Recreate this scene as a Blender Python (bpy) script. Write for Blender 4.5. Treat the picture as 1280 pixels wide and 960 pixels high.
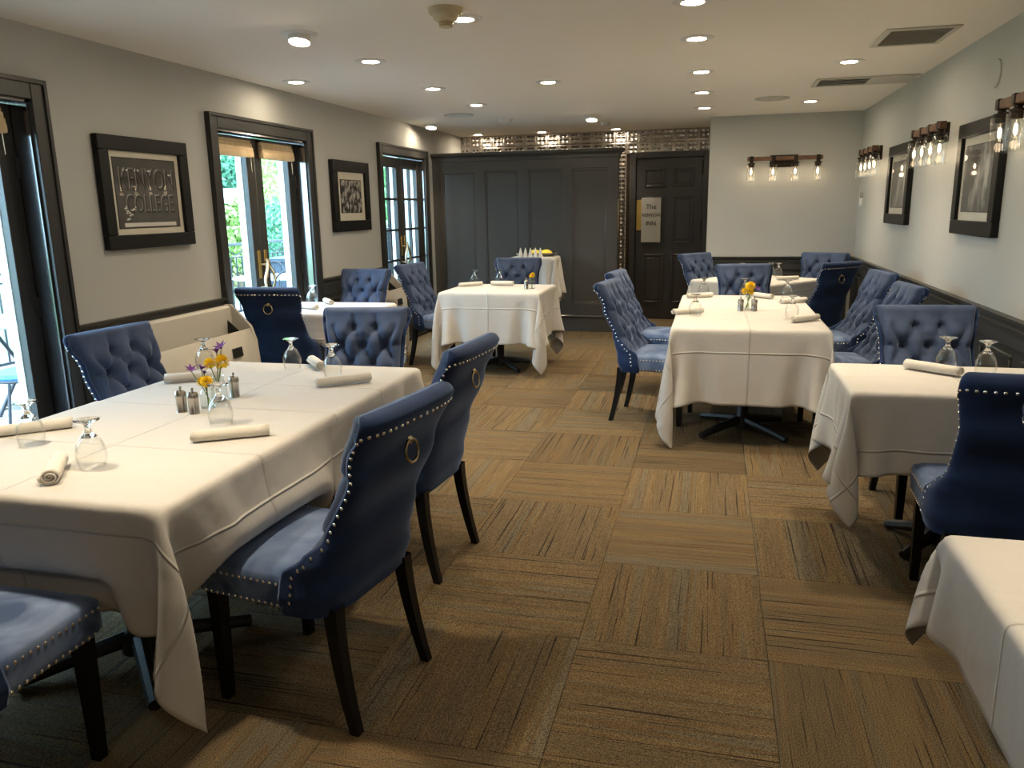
import bpy, bmesh, math, random
import numpy as np
from mathutils import Matrix, Vector

# ------------------------------------------------------------------ clean
for o in list(bpy.data.objects):
    bpy.data.objects.remove(o)
S = bpy.context.scene
C = S.collection
PI = math.pi

# ------------------------------------------------------------------ camera
YAW, PITCH, ROLL, FPX, CAMH = 0.24922, 0.22068, 0.017688, 986.3, 1.5
fw = Vector((-math.sin(YAW)*math.cos(PITCH), math.cos(YAW)*math.cos(PITCH), -math.sin(PITCH)))
rt = Vector((math.cos(YAW), math.sin(YAW), 0))
dn = fw.cross(rt)
r2 = rt*math.cos(ROLL) + dn*math.sin(ROLL)
d2 = dn*math.cos(ROLL) - rt*math.sin(ROLL)
cd = bpy.data.cameras.new('camera')
cam = bpy.data.objects.new('camera', cd); C.objects.link(cam)
m = Matrix.Identity(4)
for i in range(3):
    m[i][0] = r2[i]; m[i][1] = -d2[i]; m[i][2] = -fw[i]
m[0][3], m[1][3], m[2][3] = 0, 0, CAMH
cam.matrix_world = m
cd.sensor_width = 36; cd.lens = FPX/1280*36
cd.clip_start = 0.05; cd.clip_end = 200
S.camera = cam

# ------------------------------------------------------------------ world, exposure
W = bpy.data.worlds.new('sky'); S.world = W; W.use_nodes = True
bg = W.node_tree.nodes['Background']
bg.inputs[0].default_value = (0.52, 0.74, 1.0, 1); bg.inputs[1].default_value = 13.0
S.view_settings.view_transform = 'Standard'
S.view_settings.look = 'None'
S.view_settings.gamma = 1
S.view_settings.use_curve_mapping = False
S.view_settings.exposure = 0.54
DOWNLIGHT_W = 74.0
DOWNLIGHT_COL = (1.0, 0.815, 0.56)
BULB_W = 0.13
BULB_COL = (1.0, 0.76, 0.48)

# ------------------------------------------------------------------ materials
MAT = {}
def nn(t, typ, **kw):
    n = t.nodes.new(typ)
    for k, v in kw.items():
        setattr(n, k, v)
    return n
def base(name, col, rough=0.6, metal=0.0, spec=0.5, **kw):
    mt = bpy.data.materials.new(name); mt.use_nodes = True
    b = mt.node_tree.nodes['Principled BSDF']
    b.inputs['Base Color'].default_value = (*col, 1)
    b.inputs['Roughness'].default_value = rough
    b.inputs['Metallic'].default_value = metal
    b.inputs['Specular IOR Level'].default_value = spec
    for k, v in kw.items():
        b.inputs[k.replace('_', ' ')].default_value = v
    MAT[name] = mt
    return mt, mt.node_tree, b
def noisy(name, c1, c2, scale=6.0, rough=0.6, bump=0.0, bscale=40.0, metal=0.0, detail=4.0, spec=0.5, **kw):
    mt, t, b = base(name, c1, rough, metal, spec, **kw)
    tc = nn(t, 'ShaderNodeTexCoord')
    n = nn(t, 'ShaderNodeTexNoise'); n.inputs['Scale'].default_value = scale; n.inputs['Detail'].default_value = detail
    t.links.new(tc.outputs['Object'], n.inputs['Vector'])
    r = nn(t, 'ShaderNodeMix', data_type='RGBA')
    r.inputs[6].default_value = (*c1, 1); r.inputs[7].default_value = (*c2, 1)
    mr = nn(t, 'ShaderNodeMapRange'); mr.inputs[1].default_value = 0.3; mr.inputs[2].default_value = 0.7
    t.links.new(n.outputs[0], mr.inputs[0]); t.links.new(mr.outputs[0], r.inputs[0])
    t.links.new(r.outputs[2], b.inputs['Base Color'])
    if bump:
        n2 = nn(t, 'ShaderNodeTexNoise'); n2.inputs['Scale'].default_value = bscale; n2.inputs['Detail'].default_value = 3
        t.links.new(tc.outputs['Object'], n2.inputs['Vector'])
        bp = nn(t, 'ShaderNodeBump'); bp.inputs['Strength'].default_value = bump; bp.inputs['Distance'].default_value = 0.01
        t.links.new(n2.outputs[0], bp.inputs['Height']); t.links.new(bp.outputs[0], b.inputs['Normal'])
    return mt
def emis(name, col, strength):
    mt, t, b = base(name, col, 0.5)
    b.inputs['Emission Color'].default_value = (*col, 1); b.inputs['Emission Strength'].default_value = strength
    return mt
def thin_glass(name, tint=(1, 1, 1), rough=0.02, lo=0.04, hi=0.9, power=3.0):
    mt = bpy.data.materials.new(name); mt.use_nodes = True; t = mt.node_tree; t.nodes.clear()
    out = nn(t, 'ShaderNodeOutputMaterial'); mx = nn(t, 'ShaderNodeMixShader')
    tr = nn(t, 'ShaderNodeBsdfTransparent'); tr.inputs[0].default_value = (*tint, 1)
    gl = nn(t, 'ShaderNodeBsdfGlossy'); gl.inputs['Roughness'].default_value = rough
    lw = nn(t, 'ShaderNodeLayerWeight'); lw.inputs[0].default_value = 0.5
    pw = nn(t, 'ShaderNodeMath', operation='POWER'); pw.inputs[1].default_value = power
    mr = nn(t, 'ShaderNodeMapRange'); mr.inputs[3].default_value = lo; mr.inputs[4].default_value = hi
    t.links.new(lw.outputs['Facing'], pw.inputs[0]); t.links.new(pw.outputs[0], mr.inputs[0])
    t.links.new(mr.outputs[0], mx.inputs[0]); t.links.new(tr.outputs[0], mx.inputs[1]); t.links.new(gl.outputs[0], mx.inputs[2])
    t.links.new(mx.outputs[0], out.inputs[0]); MAT[name] = mt
    return mt

noisy('wall_paint', (0.45, 0.45, 0.425), (0.48, 0.48, 0.455), 1.2, 0.75, 0.06, 220)
noisy('ceiling_paint', (0.90, 0.84, 0.75), (0.92, 0.86, 0.77), 0.8, 0.85, 0.05, 160)
noisy('charcoal_paint', (0.020, 0.020, 0.019), (0.026, 0.026, 0.025), 3.0, 0.38, 0.05, 90)
noisy('jamb_gloss', (0.022, 0.023, 0.025), (0.028, 0.029, 0.031), 3.0, 0.14, 0.01, 90, spec=1.0, Coat_Weight=1.0, Coat_IOR=2.0, Coat_Roughness=0.12)
noisy('partition_paint', (0.056, 0.055, 0.053), (0.062, 0.061, 0.059), 1.5, 0.16, 0.02, 25)
noisy('wainscot_paint', (0.034, 0.034, 0.031), (0.040, 0.040, 0.036), 1.5, 0.42, 0.05, 60)
noisy('black_door_paint', (0.024, 0.024, 0.025), (0.030, 0.030, 0.031), 2.0, 0.32, 0.04, 60)
noisy('heater_enamel', (0.53, 0.50, 0.44), (0.56, 0.53, 0.47), 2.0, 0.38)
base('black_plastic', (0.010, 0.010, 0.010), 0.35)
base('frame_black', (0.006, 0.006, 0.006), 0.42, spec=0.25)
noisy('mat_board', (0.62, 0.58, 0.48), (0.66, 0.62, 0.52), 10, 0.9)
noisy('black_wood', (0.004, 0.004, 0.004), (0.007, 0.007, 0.007), 12, 0.45, spec=0.25)
noisy('cast_iron', (0.010, 0.010, 0.010), (0.016, 0.015, 0.014), 8, 0.5)
noisy('table_core', (0.20, 0.13, 0.08), (0.25, 0.17, 0.10), 8, 0.6)
base('nickel', (0.78, 0.76, 0.72), 0.18, 1.0)
noisy('brushed_steel', (0.50, 0.46, 0.41), (0.52, 0.48, 0.43), 4, 0.27, metal=1.0)
noisy('brass', (0.62, 0.42, 0.13), (0.70, 0.50, 0.18), 8, 0.35, metal=1.0)
base('antique_brass', (0.52, 0.44, 0.28), 0.25, 1.0)
noisy('bronze_dark', (0.020, 0.014, 0.010), (0.032, 0.022, 0.015), 20, 0.45, metal=0.6)
noisy('sconce_wood', (0.10, 0.045, 0.020), (0.16, 0.075, 0.035), 18, 0.55)
noisy('shade_fabric', (0.58, 0.43, 0.25), (0.66, 0.51, 0.32), 30, 0.85, 0.15, 200)
base('white_plastic', (0.72, 0.70, 0.65), 0.45)
base('cream_plastic', (0.62, 0.52, 0.33), 0.45)
base('light_trim', (0.80, 0.78, 0.74), 0.4)
noisy('vent_paint', (0.55, 0.52, 0.45), (0.58, 0.55, 0.48), 4, 0.6)
base('vent_grey', (0.36, 0.34, 0.295), 0.6)
base('dark_slot', (0.012, 0.012, 0.011), 0.8)
noisy('cream_metal', (0.70, 0.62, 0.46), (0.74, 0.67, 0.52), 20, 0.30)
noisy('napkin_cloth', (0.62, 0.59, 0.54), (0.65, 0.62, 0.57), 25, 0.9, 0.25, 250)
noisy('yellow_cloth', (0.80, 0.58, 0.04), (0.88, 0.68, 0.09), 25, 0.85, 0.2, 120)
noisy('petal_yellow', (0.85, 0.58, 0.01), (0.95, 0.72, 0.04), 60, 0.7)
noisy('petal_purple', (0.10, 0.025, 0.20), (0.17, 0.05, 0.30), 60, 0.7)
noisy('stem_green', (0.08, 0.16, 0.03), (0.13, 0.22, 0.05), 30, 0.6)
noisy('sign_grey', (0.30, 0.30, 0.28), (0.34, 0.34, 0.32), 3, 0.45)
base('print_black', (0.012, 0.011, 0.011), 0.6)
base('print_grey', (0.20, 0.19, 0.18), 0.6)
base('print_white', (0.62, 0.60, 0.56), 0.6)
emis('downlight_lens', (1.0, 0.83, 0.60), 125.0)
emis('bulb_glow', (1.0, 0.80, 0.52), 16.0)
thin_glass('pane_glass', (0.93, 0.98, 0.96), 0.0, 0.03, 0.35, 4.0)
thin_glass('goblet_glass', (0.99, 0.995, 0.99), 0.02, 0.03, 0.55, 2.6)
base('crystal', (1, 1, 1), 0.02, Transmission_Weight=1.0, IOR=1.45)
thin_glass('vase_glass', (0.93, 0.97, 0.95), 0.03, 0.06, 0.8, 2.0)
thin_glass('shade_glass', (0.97, 0.965, 0.95), 0.05, 0.06, 0.6, 2.0)
thin_glass('picture_glass', (1, 1, 1), 0.02, 0.015, 0.35, 4.0)
# outdoors
noisy('outdoor_white', (0.78, 0.79, 0.78), (0.84, 0.85, 0.84), 4, 0.6)
noisy('outdoor_iron', (0.012, 0.016, 0.022), (0.02, 0.025, 0.032), 10, 0.5)
noisy('lawn', (0.13, 0.22, 0.08), (0.18, 0.29, 0.11), 0.6, 0.9, 0.3, 30)
noisy('paver', (0.20, 0.16, 0.15), (0.30, 0.25, 0.24), 3.0, 0.85, 0.2, 30)
noisy('paver_joint', (0.10, 0.09, 0.085), (0.13, 0.12, 0.11), 9, 0.9)
noisy('leaf_dark', (0.09, 0.27, 0.16), (0.16, 0.38, 0.24), 2.5, 0.55)
noisy('leaf_light', (0.20, 0.44, 0.18), (0.34, 0.58, 0.27), 2.5, 0.55)
noisy('leaf_yellow', (0.36, 0.52, 0.17), (0.52, 0.64, 0.26), 2.5, 0.55)
noisy('bark', (0.14, 0.10, 0.07), (0.20, 0.15, 0.11), 8, 0.9)
noisy('patio_blue', (0.04, 0.16, 0.42), (0.06, 0.22, 0.52), 20, 0.8)
noisy('patio_stone', (0.30, 0.34, 0.38), (0.38, 0.42, 0.46), 5, 0.6)
noisy('planter_slate', (0.035, 0.05, 0.075), (0.05, 0.07, 0.10), 5, 0.6)

def velvet(name, ca, cb, cs):
    mt, t, b = base(name, ca, 0.75, 0, 0.25)
    tc = nn(t, 'ShaderNodeTexCoord'); oi = nn(t, 'ShaderNodeObjectInfo')
    add = nn(t, 'ShaderNodeVectorMath', operation='ADD')
    sc = nn(t, 'ShaderNodeMath', operation='MULTIPLY'); sc.inputs[1].default_value = 37.0
    t.links.new(oi.outputs['Random'], sc.inputs[0])
    t.links.new(tc.outputs['Object'], add.inputs[0]); t.links.new(sc.outputs[0], add.inputs[1])
    n = nn(t, 'ShaderNodeTexNoise'); n.inputs['Scale'].default_value = 5.0; n.inputs['Detail'].default_value = 5; n.inputs['Distortion'].default_value = 1.2
    t.links.new(add.outputs[0], n.inputs['Vector'])
    mr = nn(t, 'ShaderNodeMapRange'); mr.inputs[1].default_value = 0.38; mr.inputs[2].default_value = 0.68
    t.links.new(n.outputs[0], mr.inputs[0])
    mx = nn(t, 'ShaderNodeMix', data_type='RGBA'); mx.inputs[6].default_value = (*ca, 1); mx.inputs[7].default_value = (*cb, 1)
    t.links.new(mr.outputs[0], mx.inputs[0]); t.links.new(mx.outputs[2], b.inputs['Base Color'])
    b.inputs['Sheen Weight'].default_value = 0.55; b.inputs['Sheen Roughness'].default_value = 0.35
    b.inputs['Sheen Tint'].default_value = (*cs, 1)
    n2 = nn(t, 'ShaderNodeTexNoise'); n2.inputs['Scale'].default_value = 600
    t.links.new(tc.outputs['Object'], n2.inputs['Vector'])
    bp = nn(t, 'ShaderNodeBump'); bp.inputs['Strength'].default_value = 0.12; bp.inputs['Distance'].default_value = 0.002
    t.links.new(n2.outputs[0], bp.inputs['Height']); t.links.new(bp.outputs[0], b.inputs['Normal'])
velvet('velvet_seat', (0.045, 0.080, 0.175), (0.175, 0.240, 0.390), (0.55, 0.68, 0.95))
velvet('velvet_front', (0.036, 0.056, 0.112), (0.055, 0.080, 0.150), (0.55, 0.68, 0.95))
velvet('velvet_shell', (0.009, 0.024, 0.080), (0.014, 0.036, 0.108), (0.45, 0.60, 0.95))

def cloth_mat():
    mt, t, b = base('tablecloth_linen', (0.53, 0.515, 0.495), 0.85, 0, 0.3)
    uv = nn(t, 'ShaderNodeUVMap'); sp = nn(t, 'ShaderNodeSeparateXYZ'); t.links.new(uv.outputs[0], sp.inputs[0])
    hs = []
    for k, per in ((0, 0.34), (1, 0.27)):
        pp = nn(t, 'ShaderNodeMath', operation='PINGPONG'); pp.inputs[1].default_value = per
        t.links.new(sp.outputs[k], pp.inputs[0])
        mr = nn(t, 'ShaderNodeMapRange'); mr.interpolation_type = 'SMOOTHSTEP'
        mr.inputs[1].default_value = 0.0; mr.inputs[2].default_value = 0.0075; mr.inputs[3].default_value = 1; mr.inputs[4].default_value = 0
        t.links.new(pp.outputs[0], mr.inputs[0]); hs.append(mr)
    ad = nn(t, 'ShaderNodeMath', operation='ADD'); t.links.new(hs[0].outputs[0], ad.inputs[0]); t.links.new(hs[1].outputs[0], ad.inputs[1])
    n = nn(t, 'ShaderNodeTexNoise'); n.inputs['Scale'].default_value = 7; n.inputs['Detail'].default_value = 3; t.links.new(uv.outputs[0], n.inputs['Vector'])
    mu = nn(t, 'ShaderNodeMath', operation='MULTIPLY_ADD'); mu.inputs[1].default_value = 1.6
    t.links.new(n.outputs[0], mu.inputs[0]); t.links.new(ad.outputs[0], mu.inputs[2])
    bp = nn(t, 'ShaderNodeBump'); bp.inputs['Strength'].default_value = 0.8; bp.inputs['Distance'].default_value = 0.006
    t.links.new(mu.outputs[0], bp.inputs['Height']); t.links.new(bp.outputs[0], b.inputs['Normal'])
    b.inputs['Subsurface Weight'].default_value = 0.0
cloth_mat()

def carpet_mat():
    mt, t, b = base('carpet_loop', (0.14, 0.10, 0.06), 0.95, 0, 0.1)
    tc = nn(t, 'ShaderNodeTexCoord'); oi = nn(t, 'ShaderNodeObjectInfo')
    sc = nn(t, 'ShaderNodeMath', operation='MULTIPLY'); sc.inputs[1].default_value = 91.0
    t.links.new(oi.outputs['Random'], sc.inputs[0])
    add = nn(t, 'ShaderNodeVectorMath', operation='ADD'); t.links.new(tc.outputs['Object'], add.inputs[0]); t.links.new(sc.outputs[0], add.inputs[1])
    def scaled(v):
        mm = nn(t, 'ShaderNodeVectorMath', operation='MULTIPLY'); mm.inputs[1].default_value = v
        t.links.new(add.outputs[0], mm.inputs[0]); return mm
    def noise(v, scale=1.0, det=2.0):
        q = scaled(v); n = nn(t, 'ShaderNodeTexNoise'); n.inputs['Scale'].default_value = scale; n.inputs['Detail'].default_value = det
        t.links.new(q.outputs[0], n.inputs['Vector']); return n
    band = noise((0.25, 9.0, 1.0), 1.0, 0.0)
    cr = nn(t, 'ShaderNodeValToRGB'); cr.color_ramp.interpolation = 'CONSTANT'
    e = cr.color_ramp.elements
    e[0].position = 0; e[0].color = (0.116, 0.085, 0.049, 1)
    e[1].position = 0.40; e[1].color = (0.128, 0.088, 0.046, 1)
    for ps, c in ((0.47, (0.136, 0.097, 0.051, 1)), (0.54, (0.121, 0.095, 0.059, 1)), (0.60, (0.114, 0.078, 0.041, 1)), (0.66, (0.114, 0.094, 0.063, 1))):
        q = e.new(ps); q.color = c
    t.links.new(band.outputs[0], cr.inputs[0])
    # dark tufting lines running along the stripe
    ln = noise((1.3, 105.0, 1.0), 1.0, 3.0)
    lm = nn(t, 'ShaderNodeMapRange'); lm.inputs[1].default_value = 0.615; lm.inputs[2].default_value = 0.66; lm.inputs[4].default_value = 0.95
    t.links.new(ln.outputs[0], lm.inputs[0])
    l2 = noise((6.0, 230.0, 1.0), 1.0, 1.0)
    l2m = nn(t, 'ShaderNodeMapRange'); l2m.inputs[1].default_value = 0.35; l2m.inputs[2].default_value = 0.7; l2m.inputs[3].default_value = 1.10; l2m.inputs[4].default_value = 0.82
    t.links.new(l2.outputs[0], l2m.inputs[0])
    mx = nn(t, 'ShaderNodeMix', data_type='RGBA'); t.links.new(lm.outputs[0], mx.inputs[0]); t.links.new(cr.outputs[0], mx.inputs[6]); mx.inputs[7].default_value = (0.022, 0.018, 0.015, 1)
    gr = noise((260, 260, 1), 1.0, 2.0)
    gm = nn(t, 'ShaderNodeMapRange'); gm.inputs[1].default_value = 0.3; gm.inputs[2].default_value = 0.7; gm.inputs[3].default_value = 0.30; gm.inputs[4].default_value = 1.75
    t.links.new(gr.outputs[0], gm.inputs[0])
    m1 = nn(t, 'ShaderNodeMath', operation='MULTIPLY'); t.links.new(gm.outputs[0], m1.inputs[0]); t.links.new(l2m.outputs[0], m1.inputs[1])
    # small per-tile tint
    tv = nn(t, 'ShaderNodeMapRange'); tv.inputs[3].default_value = 0.86; tv.inputs[4].default_value = 1.14; t.links.new(oi.outputs['Random'], tv.inputs[0])
    m2 = nn(t, 'ShaderNodeMath', operation='MULTIPLY'); t.links.new(m1.outputs[0], m2.inputs[0]); t.links.new(tv.outputs[0], m2.inputs[1])
    vm = nn(t, 'ShaderNodeVectorMath', operation='SCALE'); t.links.new(mx.outputs[2], vm.inputs[0]); t.links.new(m2.outputs[0], vm.inputs['Scale'])
    t.links.new(vm.outputs[0], b.inputs['Base Color'])
    bp = nn(t, 'ShaderNodeBump'); bp.inputs['Strength'].default_value = 0.6; bp.inputs['Distance'].default_value = 0.004
    t.links.new(gr.outputs[0], bp.inputs['Height']); t.links.new(bp.outputs[0], b.inputs['Normal'])
carpet_mat()
noisy('carpet_backing', (0.05, 0.04, 0.03), (0.06, 0.05, 0.04), 20, 0.95)
noisy('tin', (0.40, 0.37, 0.34), (0.52, 0.48, 0.44), 14, 0.26, metal=1.0)

def photo_mat(name, lo, hi, scale, stretch, thr=(0.35, 0.65), detail=5.0):
    mt, t, b = base(name, lo, 0.55)
    tc = nn(t, 'ShaderNodeTexCoord'); mm = nn(t, 'ShaderNodeMapping'); mm.inputs['Scale'].default_value = stretch
    t.links.new(tc.outputs['Object'], mm.inputs[0])
    n = nn(t, 'ShaderNodeTexNoise'); n.inputs['Scale'].default_value = scale; n.inputs['Detail'].default_value = detail
    t.links.new(mm.outputs[0], n.inputs['Vector'])
    mr = nn(t, 'ShaderNodeMapRange'); mr.inputs[1].default_value = thr[0]; mr.inputs[2].default_value = thr[1]; t.links.new(n.outputs[0], mr.inputs[0])
    mx = nn(t, 'ShaderNodeMix', data_type='RGBA'); mx.inputs[6].default_value = (*lo, 1); mx.inputs[7].default_value = (*hi, 1)
    t.links.new(mr.outputs[0], mx.inputs[0]); t.links.new(mx.outputs[2], b.inputs['Base Color'])
photo_mat('photo_sign', (0.026, 0.024, 0.022), (0.080, 0.075, 0.070), 5, (1, 1.6, 0.7), (0.3, 0.75))
photo_mat('photo_crowd', (0.010, 0.009, 0.009), (0.50, 0.48, 0.44), 22, (1, 1, 0.8), (0.42, 0.66), 3)
photo_mat('photo_birch', (0.055, 0.053, 0.050), (0.55, 0.53, 0.48), 9, (1, 3.2, 0.45), (0.48, 0.70), 4)
photo_mat('photo_grove', (0.050, 0.048, 0.046), (0.50, 0.48, 0.44), 7, (1, 3.6, 0.40), (0.47, 0.72), 4)

# ------------------------------------------------------------------ mesh builder
class MB:
    def __init__(s):
        s.v = []; s.f = []; s.uv = None
    def add(s, vs, fs, M=None):
        o = len(s.v)
        if M is not None:
            vs = [tuple(M @ Vector(p)) for p in vs]
        s.v += [tuple(p) for p in vs]; s.f += [tuple(i+o for i in f) for f in fs]
        return s
    def box(s, x0, x1, y0, y1, z0, z1, M=None):
        v = [(x0,y0,z0),(x1,y0,z0),(x1,y1,z0),(x0,y1,z0),(x0,y0,z1),(x1,y0,z1),(x1,y1,z1),(x0,y1,z1)]
        f = [(0,3,2,1),(4,5,6,7),(0,1,5,4),(1,2,6,5),(2,3,7,6),(3,0,4,7)]
        return s.add(v, f, M)
    def cbox(s, x0, x1, y0, y1, z0, z1, b=0.004, M=None):
        # box with chamfered edges
        bm = bmesh.new(); bmesh.ops.create_cube(bm, size=1)
        for q in bm.verts:
            q.co = Vector(((x0+x1)/2+q.co.x*(x1-x0), (y0+y1)/2+q.co.y*(y1-y0), (z0+z1)/2+q.co.z*(z1-z0)))
        bmesh.ops.bevel(bm, geom=list(bm.edges), offset=b, segments=1, affect='EDGES', profile=0.5)
        bm.verts.index_update()
        s.add([q.co[:] for q in bm.verts], [[q.index for q in f.verts] for f in bm.faces], M); bm.free()
        return s
    def rbox(s, c, h, r, n=8, dome=0.0, M=None):
        # rounded box: centre c, half sizes h, radius r, n cuts per face
        vs = {}; V = []; F = []
        def vid(p):
            k = (round(p[0], 5), round(p[1], 5), round(p[2], 5))
            if k not in vs:
                vs[k] = len(V); V.append(p)
            return vs[k]
        for ax in range(3):
            for sg in (-1, 1):
                g = [[None]*(n+1) for _ in range(n+1)]
                for i in range(n+1):
                    for j in range(n+1):
                        p = [0, 0, 0]; p[ax] = sg; p[(ax+1) % 3] = -1+2*i/n; p[(ax+2) % 3] = -1+2*j/n
                        g[i][j] = vid(tuple(p))
                for i in range(n):
                    for j in range(n):
                        q = (g[i][j], g[i+1][j], g[i+1][j+1], g[i][j+1])
                        F.append(q if sg > 0 else q[::-1])
        out = []
        for p in V:
            q = [p[k]*h[k] for k in range(3)]
            inn = [max(-(h[k]-r), min(h[k]-r, q[k])) for k in range(3)]
            d = Vector([q[k]-inn[k] for k in range(3)])
            if d.length > 1e-9:
                d = d.normalized()*r
            w = [inn[k]+d[k] for k in range(3)]
            if dome and w[2] > 0:
                w[2] += dome*max(0, 1-(w[0]/h[0])**2)*max(0, 1-(w[1]/h[1])**2)
            out.append((c[0]+w[0], c[1]+w[1], c[2]+w[2]))
        return s.add(out, F, M)
    def lathe(s, prof, n=24, M=None, closed=False):
        V = []; F = []
        for r, z in prof:
            for k in range(n):
                a = 2*PI*k/n; V.append((r*math.cos(a), r*math.sin(a), z))
        m_ = len(prof)
        for i in range(m_-1 + (1 if closed else 0)):
            for k in range(n):
                a = i*n+k; b = i*n+(k+1) % n; i2 = (i+1) % m_
                F.append((a, b, i2*n+(k+1) % n, i2*n+k))
        if not closed:
            if prof[0][0] > 1e-6: F.append(tuple(range(n))[::-1])
            if prof[-1][0] > 1e-6: F.append(tuple(range((m_-1)*n, m_*n)))
        return s.add(V, F, M)
    def tube(s, path, r, n=8, M=None, cap=True, ry=None):
        P = [Vector(p) for p in path]; V = []; F = []
        up = Vector((0, 0, 1)); prev = None
        for i, p in enumerate(P):
            t = (P[min(i+1, len(P)-1)]-P[max(i-1, 0)]).normalized()
            a = prev if prev is not None else (up if abs(t.z) < 0.9 else Vector((1, 0, 0)))
            u = (a - t*a.dot(t)).normalized(); w = t.cross(u); prev = u
            rr = r[i] if isinstance(r, (list, tuple)) else r
            r_y = rr if ry is None else ry
            for k in range(n):
                an = 2*PI*k/n; V.append(tuple(p+u*(rr*math.cos(an))+w*(r_y*math.sin(an))))
        for i in range(len(P)-1):
            for k in range(n):
                F.append((i*n+k, i*n+(k+1) % n, (i+1)*n+(k+1) % n, (i+1)*n+k))
        if cap:
            F.append(tuple(range(n))[::-1]); F.append(tuple(range((len(P)-1)*n, len(P)*n)))
        return s.add(V, F, M)
    def torus(s, R_, r, n=28, k=8, M=None):
        V = []; F = []
        for i in range(n):
            a = 2*PI*i/n
            for j in range(k):
                b = 2*PI*j/k; V.append(((R_+r*math.cos(b))*math.cos(a), (R_+r*math.cos(b))*math.sin(a), r*math.sin(b)))
        for i in range(n):
            for j in range(k):
                F.append((i*k+j, ((i+1) % n)*k+j, ((i+1) % n)*k+(j+1) % k, i*k+(j+1) % k))
        return s.add(V, F, M)
    def grid(s, G, M=None, closed_u=False):
        nu = len(G); nv = len(G[0]); V = [tuple(p) for row in G for p in row]; F = []
        for i in range(nu if closed_u else nu-1):
            for j in range(nv-1):
                i2 = (i+1) % nu
                F.append((i*nv+j, i2*nv+j, i2*nv+j+1, i*nv+j+1))
        return s.add(V, F, M)
    def prism(s, poly, x0, x1, axis='x', M=None):
        n = len(poly); V = []
        for x in (x0, x1):
            for a, b in poly:
                V.append({'x': (x, a, b), 'y': (a, x, b), 'z': (a, b, x)}[axis])
        F = [tuple(range(n))[::-1], tuple(range(n, 2*n))]+[(i, (i+1) % n, n+(i+1) % n, n+i) for i in range(n)]
        return s.add(V, F, M)
    def mesh(s, name, mat, sharp=40):
        me = bpy.data.meshes.new(name); me.from_pydata(s.v, [], s.f); me.update()
        bm = bmesh.new(); bm.from_mesh(me); bmesh.ops.recalc_face_normals(bm, faces=bm.faces); bm.to_mesh(me); bm.free()
        me.materials.append(MAT[mat])
        me.polygons.foreach_set('use_smooth', [True]*len(me.polygons))
        try:
            me.set_sharp_from_angle(angle=math.radians(sharp))
        except Exception:
            pass
        return me
    def build(s, name, mat, parent=None, loc=None, rz=None, sharp=40):
        return put(name, s.mesh(name, mat, sharp), parent, loc, rz)
def put(name, me, parent=None, loc=None, rz=None):
    o = bpy.data.objects.new(name, me); C.objects.link(o)
    if parent is not None: o.parent = parent
    if loc is not None: o.location = loc
    if rz is not None: o.rotation_euler = (0, 0, rz)
    return o
def tag(o, label=None, cat=None, group=None, kind=None):
    if label: o['label'] = label
    if cat: o['category'] = cat
    if group: o['group'] = group
    if kind: o['kind'] = kind
    return o
def thing(name, label, cat, loc=(0, 0, 0), rz=0, group=None, kind=None):
    o = bpy.data.objects.new(name, None); C.objects.link(o)
    o.location = loc; o.rotation_euler = (0, 0, rz); o.empty_display_size = 0.1
    return tag(o, label, cat, group, kind)
def copy_tree(o, parent=None):
    c = o.copy(); C.objects.link(c)
    if parent is not None: c.parent = parent
    for ch in list(o.children):
        if ch is not c: copy_tree(ch, c)
    return c
def struct(o, label, cat):
    return tag(o, label, cat, kind='structure')
T = Matrix.Translation
def RX(a): return Matrix.Rotation(a, 4, 'X')
def RY(a): return Matrix.Rotation(a, 4, 'Y')
def RZ(a): return Matrix.Rotation(a, 4, 'Z')

def text_mesh(txt, size, mat, extrude=0.0015, align='CENTER', space=1.0):
    cu = bpy.data.curves.new('lettering', 'FONT'); cu.body = txt; cu.size = size; cu.extrude = extrude
    cu.align_x = align; cu.align_y = 'CENTER'; cu.space_line = space
    tmp = bpy.data.objects.new('lettering_tmp', cu); C.objects.link(tmp)
    bpy.context.view_layer.update()
    me = bpy.data.meshes.new_from_object(tmp.evaluated_get(bpy.context.evaluated_depsgraph_get()))
    bpy.data.objects.remove(tmp)
    me.materials.clear(); me.materials.append(MAT[mat])
    return me

# ================================================================== THE ROOM
XL, XR, ZC, ZR = -3.38, 1.51, 2.437, 0.905
YB, YT, YP, YREAR = 9.45, 10.68, 9.50, -2.6
XK = -0.075          # where the pale back wall ends
DOORS = [(2.20, 3.475), (5.045, 6.315), (7.915, 9.175)]
ZDO = 2.07

# floor slab and carpet tiles
fl = MB().box(XL-0.3, XR+0.2, YREAR-0.1, YT+0.1, -0.12, -0.006).build('floor', 'carpet_backing')
struct(fl, 'brown striped carpet tile floor laid in alternating directions', 'floor')
TS = 0.64
def tile_mesh(wx, wy, nm):
    return MB().cbox(-wx/2, wx/2, -wy/2, wy/2, -0.0055, 0.0, 0.0012).mesh(nm, 'carpet_loop')
tm = tile_mesh(TS-0.0015, TS-0.0015, 'carpet_tile')
x_edges = [-0.41+TS*k for k in range(-5, 4)]
y_edges = [3.15+TS*k for k in range(-9, 12)]
for i, x0 in enumerate(x_edges):
    for j, y0 in enumerate(y_edges):
        a0, a1 = max(x0, XL), min(x0+TS, XR); b0, b1 = max(y0, YREAR), min(y0+TS, YT)
        if a1-a0 < 0.03 or b1-b0 < 0.03: continue
        turn = (i+j) % 2 == 1
        if a1-a0 > TS-0.002 and b1-b0 > TS-0.002:
            me = tm
        else:
            me = tile_mesh((b1-b0 if turn else a1-a0)-0.0015, (a1-a0 if turn else b1-b0)-0.0015, 'carpet_tile_cut')
        put('carpet_tile', me, fl, ((a0+a1)/2, (b0+b1)/2, 0), PI/2 if turn else 0)

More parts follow.
